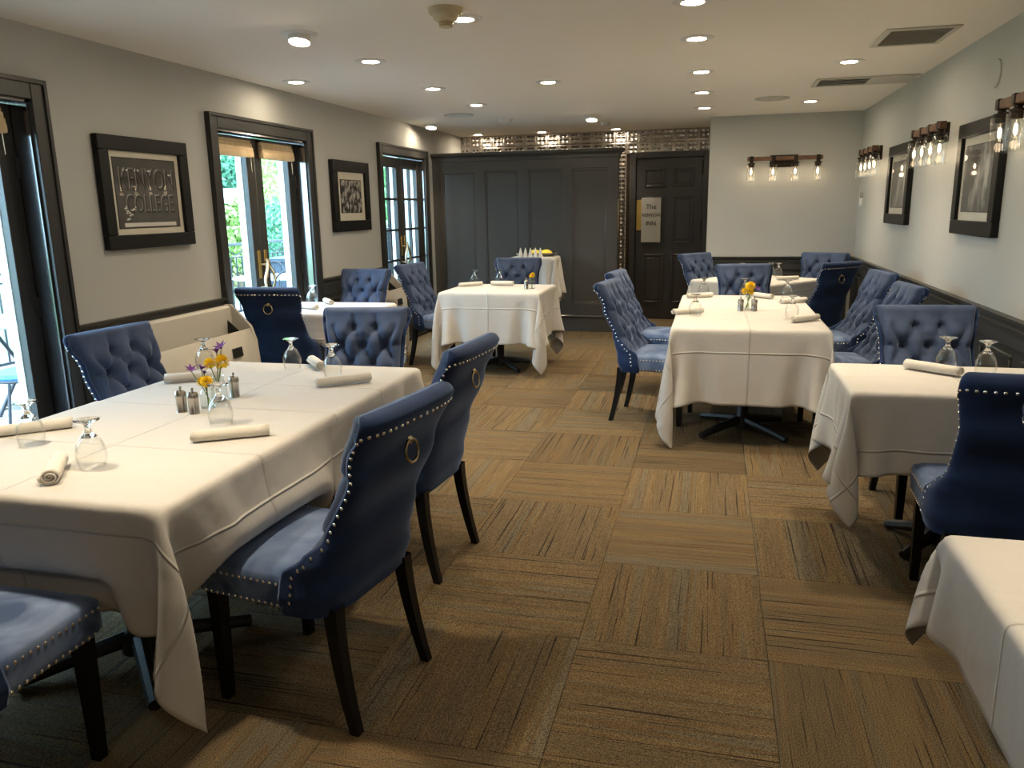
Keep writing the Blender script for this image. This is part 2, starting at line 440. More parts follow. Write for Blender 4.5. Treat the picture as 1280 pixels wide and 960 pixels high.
# ceiling
ce = MB().box(XL-0.3, XR+0.2, YREAR-0.1, YT+0.1, ZC, ZC+0.15).build('ceiling', 'ceiling_paint')
struct(ce, 'flat cream painted ceiling dotted with recessed lights', 'ceiling')

# walls
wl = MB()
ys = YREAR-0.1
for a, b in DOORS:
    wl.box(XL-0.25, XL, ys, a, 0, ZC)
    wl.box(XL-0.25, XL, a, b, ZDO, ZC); ys = b
wl.box(XL-0.25, XL, ys, YT+0.1, 0, ZC)
struct(wl.build('wall_left', 'wall_paint'), 'pale grey left wall pierced by dark French doors', 'wall')
struct(MB().box(XR, XR+0.15, YREAR-0.1, YT+0.1, 0, ZC).build('wall_right', 'wall_paint'), 'pale grey right wall above dark wainscot', 'wall')
struct(MB().box(XK, XR, YB, YT+0.1, 0, ZC).build('wall_back', 'wall_paint'), 'pale grey back wall carrying one wide sconce', 'wall')
struct(MB().box(XL-0.25, XR+0.15, YREAR-0.25, YREAR, 0, ZC).build('wall_rear', 'wall_paint'), 'plain grey wall behind the viewpoint', 'wall')

# tin covered far wall: embossed pressed-metal squares
wt = MB().box(XL-0.2, XK, YT+0.012, YT+0.12, 0, ZC).build('wall_far', 'bronze_dark')
struct(wt, 'far wall clad in embossed silvery tin squares', 'wall')
def tin_tile():
    n = 16; q = 0.15; G = []
    for i in range(n+1):
        row = []
        for j in range(n+1):
            u = -1+2*i/n; v = -1+2*j/n; r = math.hypot(u, v); a = math.atan2(v, u)
            h = 0.003*math.cos(7*r) + 0.005*math.cos(4*a)*math.exp(-((r-0.55)/0.25)**2)
            ed = max(abs(u), abs(v))
            if ed > 0.86: h = 0.006*math.sin((ed-0.86)/0.14*PI)
            row.append((u*q/2, -h, v*q/2))
        G.append(row)
    return MB().grid(G).mesh('tin_square', 'tin', 80)
tt = tin_tile()
for i in range(22):
    for j in range(16):
        xc = XL+0.075+0.15*i; zc = ZC-0.075-0.15*j
        if xc > XK-0.05: continue
        if xc > -1.10 and zc < 2.16: continue
        if xc < -1.75 and zc < 1.95: continue      # hidden behind the partition
        put('tin_square', tt, wt, (xc, YT+0.002, zc))

# right / back wainscot with panels and rail
def wainscot(name, label, length, M):
    o = thing(name, label, 'wainscot', kind='structure'); o.matrix_world = M
    MB().box(0, length, -0.012, 0, 0.0, ZR-0.06).build('backing', 'wainscot_paint', o)
    MB().cbox(0, length, -0.030, 0, 0.0, 0.14, 0.004).build('baseboard', 'wainscot_paint', o)
    MB().cbox(0, length, -0.024, 0, ZR-0.15, ZR-0.06, 0.003).build('top_board', 'wainscot_paint', o)
    rail = [(0, ZR-0.075), (-0.030, ZR-0.075), (-0.034, ZR-0.050), (-0.022, ZR-0.042), (-0.026, ZR-0.022), (-0.044, ZR-0.016), (-0.046, ZR), (0, ZR)]
    MB().prism(rail, 0, length, 'x').build('chair_rail', 'wainscot_paint', o, sharp=25)
    n = max(1, round(length/0.62)); w = length/n
    for k in range(n):
        a, b = k*w+0.07, (k+1)*w-0.07
        pm = MB()
        for (p, q, r_, s_) in ((a, b, 0.20, 0.225), (a, b, ZR-0.215, ZR-0.19), (a, a+0.025, 0.225, ZR-0.215), (b-0.025, b, 0.225, ZR-0.215)):
            pm.cbox(p, q, -0.024, -0.008, r_, s_, 0.004)
        pm.build('panel_moulding', 'wainscot_paint', o)
    return o
wainscot('trim_1', 'dark panelled wainscot and rail along the right wall', YB-YREAR, T((XR, YB, 0)) @ RZ(-PI/2))
wainscot('trim_2', 'dark panelled wainscot and rail across the back wall', XR-XK-0.05, T((XK, YB, 0)))
lw_segs = [(YREAR, 2.11), (3.565, 4.955), (6.405, 7.825)]
for k, (a, b) in enumerate(lw_segs):
    nm = ['left of the nearest door', 'behind the near heater', 'behind the far heater'][k]
    wainscot('trim_%d' % (k+3), 'dark wainscot and rail on the left wall ' + nm, b-a, T((XL, a, 0)) @ RZ(PI/2))

# French doors in the left wall
def french_door(idx, a, b, label, leafx, grid=False, handle=True):
    o = thing('door_%d' % idx, label, 'door', (0, 0, 0), kind='structure')
    cw = 0.088
    cs = MB()
    cs.cbox(XL-0.005, XL+0.030, a-cw, a, 0, ZDO+cw, 0.004); cs.cbox(XL-0.005, XL+0.030, b, b+cw, 0, ZDO+cw, 0.004); cs.cbox(XL-0.005, XL+0.030, a, b, ZDO, ZDO+cw, 0.004)
    cs.cbox(XL-0.005, XL+0.040, a-cw-0.012, a-cw+0.012, 0, ZDO+cw+0.012, 0.003); cs.cbox(XL-0.005, XL+0.040, b+cw-0.012, b+cw+0.012, 0, ZDO+cw+0.012, 0.003); cs.cbox(XL-0.005, XL+0.040, a-cw, b+cw, ZDO+cw-0.012, ZDO+cw+0.012, 0.003)
    cs.build('casing', 'charcoal_paint', o)
    jm = MB(); jm.box(XL-0.25, XL+0.004, a-0.002, a+0.014, 0, ZDO); jm.box(XL-0.25, XL+0.004, b-0.014, b+0.002, 0, ZDO); jm.box(XL-0.25, XL+0.004, a, b, ZDO-0.014, ZDO+0.002)
    jm.build('jamb', 'jamb_gloss', o)
    MB().box(XL-0.25, XL, a, b, 0.0, 0.02).build('threshold', 'bronze_dark', o)
    mid = (a+b)/2
    for L, (p, q) in enumerate(((a+0.016, mid-0.002), (mid+0.002, b-0.016))):
        lf = MB(); st = 0.105; x1 = leafx; x0 = leafx-0.045
        z0, z1 = 0.025, ZDO-0.018
        lf.cbox(x0, x1, p, p+st, z0, z1, 0.003); lf.cbox(x0, x1, q-st, q, z0, z1, 0.003)
        lf.cbox(x0, x1, p+st, q-st, z1-0.11, z1, 0.003); lf.cbox(x0, x1, p+st, q-st, z0, z0+0.24, 0.003)
        leaf = lf.build('door_leaf', 'charcoal_paint', o)
        g0, g1, h0, h1 = p+st, q-st, z0+0.24, z1-0.11
        # white glazing stops on the weather side
        sm = MB(); sm.cbox(x0-0.05, x0, g0-0.02, g0+0.006, h0, h1, 0.002); sm.cbox(x0-0.05, x0, g1-0.006, g1+0.02, h0, h1, 0.002)
        sm.build('glazing_stop', 'outdoor_white', leaf)
        if grid:
            ny, nz = 2, 5; wy = (g1-g0)/ny; hz = (h1-h0)/nz
            bars = MB(); bars.box(x0+0.006, x1-0.006, g0+wy-0.013, g0+wy+0.013, h0, h1)
            for k in range(1, nz): bars.box(x0+0.006, x1-0.006, g0, g1, h0+k*hz-0.012, h0+k*hz+0.012)
            bars.build('muntin', 'charcoal_paint', leaf)
            for i in range(ny):
                for k in range(nz):
                    MB().box(x0+0.018, x0+0.023, g0+i*wy, g0+(i+1)*wy, h0+k*hz, h0+(k+1)*hz).build('pane', 'pane_glass', leaf)
        else:
            MB().box(x0+0.018, x0+0.023, g0, g1, h0, h1).build('pane', 'pane_glass', leaf)
        # lock plate
        yh = (q-0.045) if L == 0 else (p+0.045)
        pl = MB().cbox(x1, x1+0.006, yh-0.020, yh+0.020, 0.98, 1.20, 0.002).build('lock_plate', 'brass', leaf)
        if handle:
            yl = yh; sg = -1 if L == 0 else 1
            pts = []
            for k in range(25):
                u = k/24
                zz = 0.88+0.25*u
                yy = yl + sg*(0.030*math.sin(u*PI*1.75-0.3) - 0.006)
                pts.append((x1+0.045+0.012*math.sin(u*PI), yy, zz))
            hm = MB().tube(pts, [0.008+0.004*math.sin(PI*k/24) for k in range(25)], 8)
            hm.tube([(x1, pts[3][1], pts[3][2]), pts[3]], 0.007, 8); hm.tube([(x1, pts[20][1], pts[20][2]), pts[20]], 0.007, 8)
            hm.build('pull_handle', 'cream_metal' if L == 0 else 'antique_brass', leaf)
    for k in range(3):
        MB().cbox(leafx-0.01, leafx+0.008, b-0.03, b-0.012, 0.25+0.72*k, 0.35+0.72*k, 0.002).build('hinge', 'charcoal_paint', o)
    return o
french_door(1, *DOORS[0], 'tall glass French door at the left edge, its jamb lit blue', XL-0.10)
french_door(2, *DOORS[1], 'pair of French doors between the two left wall pictures', XL-0.10)
french_door(3, *DOORS[2], 'many-paned French doors beside the dark partition', XL-0.045, grid=True)

def roman_shade(p, q, label):
    o = thing('roman_shade', label, 'window shade', (XL-0.10, (p+q)/2, 1.90), 0, 'beige roman shades on the French doors')
    h = (q-p)/2
    for k, (z, d) in enumerate(((0.085, 0.030), (0.060, 0.040), (0.030, 0.048), (0.004, 0.052))):
        MB().rbox((d/2, 0, z+0.022), (d/2, h, 0.026), 0.011, 4).build('fold', 'shade_fabric', o)
    MB().cbox(0, 0.03, -h, h, 0.125, 0.145, 0.003).build('head_rail', 'charcoal_paint', o)
    MB().tube([(0.03, h-0.02, 0.02), (0.032, h-0.02, -0.10)], 0.002, 5).build('cord', 'shade_fabric', o)
for (a, b), nm in ((DOORS[0], 'the nearest French door'), (DOORS[1], 'the French doors between the pictures')):
    mid = (a+b)/2
    roman_shade(a+0.03, mid-0.07, 'beige folded shade on the left leaf of ' + nm)
    roman_shade(mid+0.06, b-0.09, 'beige folded shade on the right leaf of ' + nm)

# dark panelled partition in front of the tin wall
XPE = -1.10
wp = MB().box(XL, XPE, YP, YP+0.12, 0, 2.06).build('wall_partition', 'partition_paint')
struct(wp, 'dark panelled partition with crown moulding in front of the tin wall', 'partition')
cpr = [(0.0, 2.05), (0.012, 2.05), (0.014, 2.072), (0.024, 2.090), (0.044, 2.104), (0.058, 2.112), (0.064, 2.118), (0.066, 2.145), (0.0, 2.146)]
MB().grid([[(XL, YP-d, z) for d, z in cpr], [(XPE+d, YP-d, z) for d, z in cpr], [(XPE+d, YP+0.14, z) for d, z in cpr]]).build('crown', 'partition_paint', wp, sharp=25)
MB().box(XL, XPE+0.06, YP-0.06, YP+0.14, 2.125, 2.146).build('cap_board', 'partition_paint', wp)
n = 4; st = 0.13; wpan = (XPE-XL-st*(n+1))/n
for k in range(n+1):
    x = XL+k*(wpan+st); MB().cbox(x, x+st, YP-0.0115, YP, 0.26, 2.045, 0.003).build('stile', 'partition_paint', wp)
MB().cbox(XL, XPE, YP-0.0112, YP, 1.93, 2.048, 0.003).build('rail', 'partition_paint', wp)
MB().cbox(XL, XPE, YP-0.0112, YP, 0.20, 0.34, 0.003).build('rail', 'partition_paint', wp)
for k in range(n):
    x0 = XL+st+k*(wpan+st); x1 = x0+wpan
    pm = MB()
    for (p, q, r_, s_) in ((x0, x1, 0.34, 0.365), (x0, x1, 1.905, 1.93), (x0, x0+0.02, 0.365, 1.905), (x1-0.02, x1, 0.365, 1.905)):
        pm.cbox(p, q, YP-0.010, YP+0.002, r_, s_, 0.004)
    pm.build('panel_moulding', 'partition_paint', wp)
MB().cbox(XL, XPE, YP-0.030, YP, 0, 0.17, 0.004).build('base_board', 'partition_paint', wp)
MB().cbox(XL, XPE, YP-0.040, YP, 0.17, 0.20, 0.008).build('base_cap', 'partition_paint', wp)

# black six-panel door at the far wall, with hanging sign
d4 = thing('door_4', 'black six-panel door with a grey sign, far wall', 'door', (0, 0, 0), kind='structure')
dx0, dx1, dzt = -1.005, -0.15, 2.085
cs = MB(); cs.cbox(dx0-0.075, dx0, YT-0.028, YT+0.01, 0, dzt+0.075, 0.004); cs.cbox(dx1, dx1+0.073, YT-0.028, YT+0.01, 0, dzt+0.075, 0.004); cs.cbox(dx0, dx1, YT-0.028, YT+0.01, dzt, dzt+0.075, 0.004)
cs.build('casing', 'black_door_paint', d4)
slab = MB().cbox(dx0+0.004, dx1-0.004, YT-0.004, YT+0.04, 0.01, dzt-0.004, 0.002).build('door_slab', 'black_door_paint', d4)
wdo = dx1-dx0
for (u0, u1) in ((0.13, 0.44), (0.56, 0.87)):
    for (z0, z1) in ((0.22, 0.86), (1.00, 1.60), (1.72, 1.95)):
        p, q = dx0+u0*wdo, dx0+u1*wdo
        pm = MB()
        for (a, b, c_, d_) in ((p, q, z0, z0+0.022), (p, q, z1-0.022, z1), (p, p+0.022, z0, z1), (q-0.022, q, z0, z1)):
            pm.cbox(a, b, YT-0.014, YT-0.002, c_, d_, 0.005)
        pm.cbox(p+0.045, q-0.045, YT-0.011, YT-0.002, z0+0.045, z1-0.045, 0.006)
        pm.build('raised_panel', 'black_door_paint', slab)
sg = MB().cbox(-0.925, -0.675, YT-0.026, YT-0.014, 1.015, 1.585, 0.002).build('sign_plate', 'sign_grey', d4)
for k, (w, sz) in enumerate((('The', 0.085), ('KENYON', 0.056), ('INN', 0.075))):
    lt = put('sign_lettering', text_mesh(w, sz, 'print_black', 0.001), sg, (-0.80, YT-0.0275, 1.47-0.105*k)); lt.rotation_euler = (PI/2, 0, 0)
MB().cbox(dx0+0.015, dx0+0.085, YT-0.010, YT-0.003, 1.17, 1.56, 0.002).build('push_plate', 'brass', d4)
for z in (0.35, 1.12, 1.86):
    MB().lathe([(0.011, 0), (0.011, 0.17)], 10, T((dx1-0.012, YT-0.014, z))).build('hinge', 'bronze_dark', d4)
struct(MB().box(dx1+0.073, XK, YT-0.01, YT+0.02, 0, 0.14).build('baseboard_far', 'black_door_paint'), 'black baseboard right of the far door', 'baseboard')

# ================================================================== WALL AND CEILING FITTINGS
def picture(name, label, cy, cz, w, h, side, photo, fw_=0.075, matw=0.055, letters=None):
    # local frame: hangs facing local -Y; width along X, height along Z
    o = thing(name, label, 'picture')
    o.matrix_world = (T((XL+0.012, cy, cz)) @ RZ(PI/2)) if side < 0 else (T((XR-0.012, cy, cz)) @ RZ(-PI/2))
    fr = MB(); a, b = w/2, h/2
    for (x0, x1, z0, z1) in ((-a, a, b-fw_, b), (-a, a, -b, -b+fw_), (-a, -a+fw_, -b+fw_, b-fw_), (a-fw_, a, -b+fw_, b-fw_)):
        fr.cbox(x0, x1, -0.030, 0.012, z0, z1, 0.004)
    fr.build('frame', 'frame_black', o)
    MB().box(-a+fw_-0.003, a-fw_+0.003, -0.008, 0.006, -b+fw_-0.003, b-fw_+0.003).build('mat_board', 'mat_board', o)
    ia, ib = a-fw_-matw, b-fw_-matw
    bd = MB()
    for (x0, x1, z0, z1) in ((-ia-0.006, ia+0.006, ib, ib+0.006), (-ia-0.006, ia+0.006, -ib-0.006, -ib), (-ia-0.006, -ia, -ib, ib), (ia, ia+0.006, -ib, ib)):
        bd.box(x0, x1, -0.0105, -0.007, z0, z1)
    bd.build('print_border', 'print_black', o)
    ph = MB().box(-ia, ia, -0.010, -0.007, -ib, ib).build('photograph', photo, o)
    if letters:
        for txt, sz, x, z, mt in letters:
            l = put('lettering', text_mesh(txt, sz, mt, 0.0003), ph, (x, -0.0106 if mt == 'print_grey' else -0.0112, z)); l.rotation_euler = (PI/2, 0, 0); l.scale = (0.80, 1.18, 1)
    MB().box(-a+fw_-0.002, a-fw_+0.002, -0.016, -0.0145, -b+fw_-0.002, b-fw_+0.002).build('glazing', 'picture_glass', o)
    return o
p1 = picture('framed_photograph', 'black framed photograph of KENYON COLLEGE lettering on the left wall', 4.268, 1.618, 0.79, 0.645, -1, 'photo_sign',
        0.082, 0.042, [('KENYON', 0.150, 0.002, 0.080, 'print_grey'), ('KENYON', 0.150, 0.010, 0.072, 'print_black'), ('COLLEGE', 0.128, 0.012, -0.062, 'print_grey'), ('COLLEGE', 0.128, 0.020, -0.070, 'print_black')])
# light details of the pictured sign: snow caps, small pale marks and a pale ground strip
ph = [c for c in p1.children if c.name.startswith('photograph')][0]
sn = MB()
for x in (-0.20, -0.105, -0.005, 0.09): sn.box(x, x+0.045, -0.0112, -0.0106, 0.128, 0.138)
sn.box(-0.23, 0.235, -0.0111, -0.0106, -0.195, -0.172); sn.box(0.185, 0.225, -0.0112, -0.0106, 0.11, 0.118)
for k in range(14):
    rnd = random.Random(k); x = -0.235+0.11*rnd.random(); z = -0.165+0.085*rnd.random()
    sn.box(x, x+0.012+0.015*rnd.random(), -0.0111, -0.0106, z, z+0.008)
tag(sn.build('print_highlights', 'print_white', ph), kind='stuff')
picture('framed_photograph', 'black framed crowd photograph between the two far French doors', 7.12, 1.624, 0.79, 0.645, -1, 'photo_crowd', 0.10, 0.075)
picture('framed_photograph', 'dark framed birch photograph on the right wall, nearest the viewer', 5.30, 1.618, 0.80, 0.66, 1, 'photo_birch', 0.085, 0.055)
picture('framed_photograph', 'dark framed grove photograph farther along the right wall', 7.40, 1.628, 0.80, 0.65, 1, 'photo_grove', 0.085, 0.055)

def sconce(label, M):
    o = thing('wall_sconce', label, 'wall lamp', group='four-bulb sconces'); o.matrix_world = M
    MB().cbox(-0.145, 0.145, -0.030, 0.0, -0.075, 0.055, 0.004).build('wall_plate', 'bronze_dark', o)
    MB().cbox(-0.13, 0.13, -0.075, -0.030, -0.045, 0.040, 0.004).build('canopy_block', 'bronze_dark', o)
    MB().cbox(-0.39, 0.39, -0.125, -0.080, -0.005, 0.038, 0.004).build('wood_bar', 'sconce_wood', o)
    MB().cbox(-0.12, 0.12, -0.083, -0.070, -0.015, 0.045, 0.002).build('bracket', 'bronze_dark', o)
    for k in range(4):
        x = -0.345+0.23*k
        a = MB(); Mx = T((x, -0.1025, 0))
        a.cbox(-0.022, 0.022, -0.028, 0.028, -0.010, 0.044, 0.003, Mx)
        a.lathe([(0.026, -0.075), (0.030, -0.070), (0.030, -0.045), (0.040, -0.040), (0.040, -0.030), (0.020, -0.024), (0.020, 0)], 18, Mx)
        arm = a.build('lamp_holder', 'bronze_dark', o)
        MB().lathe([(0.034, -0.046), (0.044, -0.050), (0.046, -0.060), (0.046, -0.225)], 24, Mx).build('glass_shade', 'shade_glass', arm, sharp=60)
        MB().lathe([(0.011, -0.075), (0.014, -0.09), (0.020, -0.115), (0.021, -0.135), (0.015, -0.155), (0.001, -0.165)], 14, Mx).build('bulb', 'shade_glass', arm, sharp=80)
        MB().lathe([(0.001, -0.095), (0.0075, -0.105), (0.0085, -0.125), (0.0075, -0.143), (0.001, -0.150)], 10, Mx).build('filament', 'bulb_glow', arm, sharp=80)
        L = bpy.data.lights.new('bulb_light', 'POINT'); L.energy = BULB_W; L.color = BULB_COL; L.shadow_soft_size = 0.022
        lo = bpy.data.objects.new('bulb_light', L); C.objects.link(lo); lo.parent = arm; lo.location = (x, -0.1025, -0.19)
sconce('four-bulb wooden bar sconce on the back wall', T((0.72, YB, 1.95)))
for y, lb in ((8.45, 'four-bulb sconce on the right wall nearest the corner'), (6.22, 'four-bulb sconce on the right wall between the two pictures'), (4.38, 'four-bulb sconce cut by the right edge of the view')):
    sconce(lb, T((XR, y, 1.95)) @ RZ(-PI/2))

# downlights
def downlight_proto(gimbal):
    me = {}
    me['ring'] = MB().lathe([(0.050, -0.003), (0.056, -0.009), (0.096, -0.006), (0.100, 0.0), (0.050, 0.0)], 32, closed=True).mesh('trim_ring', 'light_trim')
    if gimbal:
        Mg = T((0, 0, -0.012)) @ RX(-0.22)
        me['can'] = MB().lathe([(0.058, 0.03), (0.060, -0.030), (0.056, -0.034), (0.054, 0.03)], 28, Mg, closed=True).mesh('gimbal_can', 'light_trim')
        me['lens'] = MB().lathe([(0.054, -0.028), (0.054, -0.034), (0.0005, -0.037)], 28, Mg).mesh('lens', 'downlight_lens')
    else:
        me['lens'] = MB().lathe([(0.0515, -0.0005), (0.0515, -0.006), (0.0005, -0.0085)], 28).mesh('lens', 'downlight_lens')
    return me
DLP = {False: downlight_proto(False), True: downlight_proto(True)}
dlight = bpy.data.lights.new('downlight_beam', 'SPOT')
dlight.energy = DOWNLIGHT_W; dlight.color = DOWNLIGHT_COL; dlight.spot_size = math.radians(94); dlight.spot_blend = 1.0; dlight.shadow_soft_size = 0.055
def downlight(x, y, label, gimbal=False):
    o = thing('downlight', label, 'ceiling light', (x, y, ZC), 0, 'recessed ceiling downlights')
    p = DLP[gimbal]
    put('trim_ring', p['ring'], o)
    if gimbal: put('gimbal_can', p['can'], o)
    put('lens', p['lens'], o)
    l = bpy.data.objects.new('downlight_beam', dlight); C.objects.link(l); l.parent = o; l.location = (0, 0, -0.055 if gimbal else -0.015)
for x, y, lb, g in [
    (-2.22, 4.18, 'tilted gimbal downlight, second nearest in the left row', True),
    (-3.05, 5.64, 'downlight close to the left wall above the French doors', False),
    (-2.19, 5.05, 'downlight in the left row past the gimbal light', False),
    (-2.22, 6.33, 'downlight in the left row above the square table', False),
    (-2.19, 7.44, 'downlight in the left row short of the speaker', False),
    (-3.16, 8.90, 'downlight in the left corner before the partition', True),
    (-1.27, 4.12, 'downlight tucked behind the smoke detector', False),
    (-1.28, 6.32, 'lone downlight at the middle of the ceiling', False),
    (-1.31, 8.82, 'drum-like downlight in front of the partition', True),
    (-0.135, 4.13, 'downlight cut by the top edge of the view', False),
    (-0.135, 5.01, 'nearest whole downlight in the centre right row', False),
    (-0.130, 6.24, 'second whole downlight in the centre right row', False),
    (-0.140, 7.37, 'third whole downlight in the centre right row', False),
    (-0.135, 8.52, 'farthest downlight in the centre right row', False),
    (0.86, 6.16, 'downlight between the two ceiling vents on the right', False),
    (0.85, 8.38, 'downlight next to the round speaker before the back wall', False),
    (-2.19, 10.40, 'downlight over the partition in front of the tin wall', False),
    (-1.24, 10.40, 'downlight before the tin wall above the partition end', False),
    (-3.05, 10.40, 'warm downlight hidden behind the left end of the partition', False),
    (-2.20, 1.85, 'downlight left of the viewpoint, out of view', False),
    (-1.27, 1.90, 'downlight above the nearest blue chair, out of view', False),
    (0.86, 3.85, 'downlight above the small right table, out of view', False),
    (0.86, 1.60, 'downlight above the nearest right table, out of view', False),
    (-1.27, -0.40, 'downlight behind the viewpoint on the left, out of view', False),
    (0.86, -0.60, 'downlight behind the viewpoint on the right, out of view', False)]:
    downlight(x, y, lb, g)

sd = thing('smoke_detector', 'yellowed round smoke detector at the top of the ceiling', 'smoke detector', (-1.29, 3.90, ZC))
MB().lathe([(0.082, 0), (0.082, -0.018), (0.075, -0.028), (0.0, -0.03)], 32).build('base', 'cream_plastic', sd)
MB().lathe([(0.066, -0.028), (0.056, -0.052), (0.040, -0.060), (0.0, -0.060)], 32).build('body', 'cream_plastic', sd)
ch = MB()
for k in range(3): ch.lathe([(0.037-0.002*k, -0.060-0.009*k), (0.037-0.002*k, -0.066-0.009*k), (0.0, -0.066-0.009*k)], 24)
ch.build('sensing_chamber', 'cream_plastic', sd)
def round_thing(name, label, cat, loc, prof, mat, extra=None):
    o = thing(name, label, cat, loc)
    MB().lathe(prof, 32).build('body', mat, o)
    if extra: MB().lathe(extra[0], 32).build(extra[1], extra[2], o)
    return o
spk = [(0.155, 0), (0.155, -0.006), (0.140, -0.010), (0.0, -0.010)]
round_thing('ceiling_speaker', 'round flush ceiling speaker near the left wall', 'speaker', (-2.60, 8.18, ZC), spk, 'vent_paint', ([(0.135, -0.0100), (0.135, -0.0115), (0.0, -0.0115)], 'grille', 'white_plastic'))
round_thing('ceiling_speaker', 'round flush ceiling speaker before the back wall', 'speaker', (0.48, 8.03, ZC), spk, 'vent_paint', ([(0.135, -0.0100), (0.135, -0.0115), (0.0, -0.0115)], 'grille', 'vent_paint'))
round_thing('motion_sensor', 'white domed sensor on the ceiling before the partition', 'sensor', (-2.25, 8.74, ZC), [(0.075, 0), (0.075, -0.02), (0.06, -0.045), (0.03, -0.058), (0, -0.06)], 'white_plastic', ([(0.095, 0), (0.095, -0.006), (0, -0.006)], 'base', 'white_plastic'))
round_thing('motion_sensor', 'small white sensor on the ceiling by the tin wall', 'sensor', (-1.26, 9.56, ZC), [(0.055, 0), (0.055, -0.018), (0.045, -0.034), (0, -0.036)], 'white_plastic', ([(0.068, 0), (0.068, -0.005), (0, -0.005)], 'base', 'white_plastic'))
def vent(label, x0, x1, y0, y1, slats, dark=None):
    o = thing('ceiling_vent', label, 'vent', ((x0+x1)/2, (y0+y1)/2, ZC)); a, b = (x1-x0)/2, (y1-y0)/2; f = 0.035
    fr = MB()
    for (p, q, r_, s_) in ((-a, a, -b, -b+f), (-a, a, b-f, b), (-a, -a+f, -b+f, b-f), (a-f, a, -b+f, b-f)): fr.cbox(p, q, r_, s_, -0.010, 0, 0.003)
    fr.build('frame', 'vent_paint', o)
    MB().box(-a+f, a-f, -b+f, b-f, -0.003, 0).build('backing', 'dark_slot' if dark else 'vent_grey', o)
    for k in range(slats):
        y = -b+f+(k+0.5)*(2*b-2*f)/slats
        MB().box(-a+f, a-f, -0.007, 0.007, -0.0015, 0.0015, T((0, y, -0.006)) @ RX(0.6)).build('slat', 'vent_grey' if not dark else 'vent_paint', o)
    if dark:
        MB().cbox(0.03, a-f, -b+f, b-f, -0.011, -0.002, 0.002).build('cover_plate', 'vent_paint', o)
vent('grey louvred return vent in the ceiling at upper right', 0.90, 1.29, 5.12, 5.64, 14)
vent('supply vent in the ceiling with a half blanked dark slot', 0.74, 1.49, 6.93, 7.36, 4, True)
th = thing('thermostat', 'small white wall control by the right corner', 'thermostat', (XR, 9.20, 1.50))
MB().cbox(-0.022, 0, -0.035, 0.035, -0.05, 0.03, 0.003).build('body', 'white_plastic', th); MB().cbox(-0.022, 0, -0.030, 0.030, 0.032, 0.085, 0.003).build('cover', 'brushed_steel', th)
wp2 = thing('wall_plate', 'round wall-coloured cover plate high on the right wall', 'cover plate', (XR, 5.22, 2.185))
MB().lathe([(0.075, 0), (0.075, 0.008), (0.068, 0.012), (0, 0.012)], 32, RY(-PI/2)).build('disc', 'wall_paint', wp2)

# convector heaters under the left wall pictures
def heater(label, y0, y1):
    o = thing('fan_coil_heater', label, 'heater', (XL+0.03, (y0+y1)/2, 0)); h = (y1-y0)/2; D = 0.24
    prof = [(0, 0.05), (D-0.03, 0.05), (D-0.01, 0.10), (D, 0.45), (D-0.012, 0.60), (D-0.050, 0.695), (D-0.055, 0.69), (D-0.06, 0.05)]
    MB().prism(prof, -h, h, 'y').build('front_panel', 'heater_enamel', o, sharp=30)
    MB().prism([(0, 0.05), (0.03, 0.05), (0.055, 0.76), (0.05, 0.84), (0.03, 0.855), (0, 0.855)], -h, h, 'y').build('back_panel', 'heater_enamel', o, sharp=30)
    endp = [(0, 0.0), (D-0.03, 0.0), (D, 0.10), (D, 0.45), (D-0.012, 0.61), (D-0.045, 0.71), (0.075, 0.835), (0.05, 0.86), (0, 0.86)]
    for s_ in (-1, 1):
        MB().prism(endp, s_*h-0.012 if s_ > 0 else -h-0.012, s_*h+0.012 if s_ > 0 else -h+0.012, 'y').build('end_cap', 'heater_enamel', o, sharp=30)
    tray = MB().prism([(0.04, 0.60), (D-0.06, 0.60), (D-0.06, 0.61), (0.04, 0.61)], -h+0.012, h-0.012, 'y').build('outlet_floor', 'dark_slot', o)
    for y in (-0.62*h, 0.86*h):
        MB().prism([(0.06, 0.61), (D-0.065, 0.61), (D-0.065, 0.67), (0.07, 0.76)], y-0.004, y+0.004, 'y').build('outlet_fin', 'dark_slot', o)
    MB().cbox(0, 0.008, -0.055, 0.055, -0.033, 0.033, 0.002, T((D-0.006, 0.60*h, 0.565)) @ RY(-0.10)).build('control_window', 'black_plastic', o)
heater('cream heater cabinet with a small dark window, under the lettered picture', 3.66, 4.93)
heater('cream heater cabinet partly hidden behind the far left chairs', 6.87, 7.80)

# ================================================================== CHAIRS
def smooth(t):
    t = max(0, min(1, t)); return t*t*(3-2*t)
def interp(tab, z):
    for (a, va), (b, vb) in zip(tab, tab[1:]):
        if z <= b:
            return va+(vb-va)*smooth((z-a)/(b-a)) if z > a else va
    return tab[-1][1]
ZT_, ZB_ = 0.975, 0.365
HW = [(0.365, 0.252), (0.42, 0.268), (0.50, 0.262), (0.63, 0.222), (0.76, 0.222), (0.975, 0.252)]
YBK = [(0.365, -0.215), (0.45, -0.236), (0.62, -0.272), (0.80, -0.342), (0.975, -0.415)]
GW = [(0.365, 0.152), (0.43, 0.166), (0.495, 0.164), (0.545, 0.112), (0.60, 0.064), (0.67, 0.044), (0.78, 0.042), (0.975, 0.062)]
TH = [(0.365, 0.075), (0.50, 0.075), (0.70, 0.072), (0.975, 0.062)]
def shell_pt(z, t, k):
    # k=0 outer surface, k=1 inner; t in [0,pi] across the back
    w = interp(HW, z); yb = interp(YBK, z); g = interp(GW, z); th_ = interp(TH, z)
    c, s_ = math.cos(t), math.sin(t)
    ww = w - k*0.020; y0 = yb + k*th_; gg = g - k*th_
    e = 0.48 + 0.12*smooth((z-0.40)/0.25)
    x = ww*math.copysign(abs(c)**e, c)
    y = y0 + gg*(1-abs(s_)**e)
    return x, y
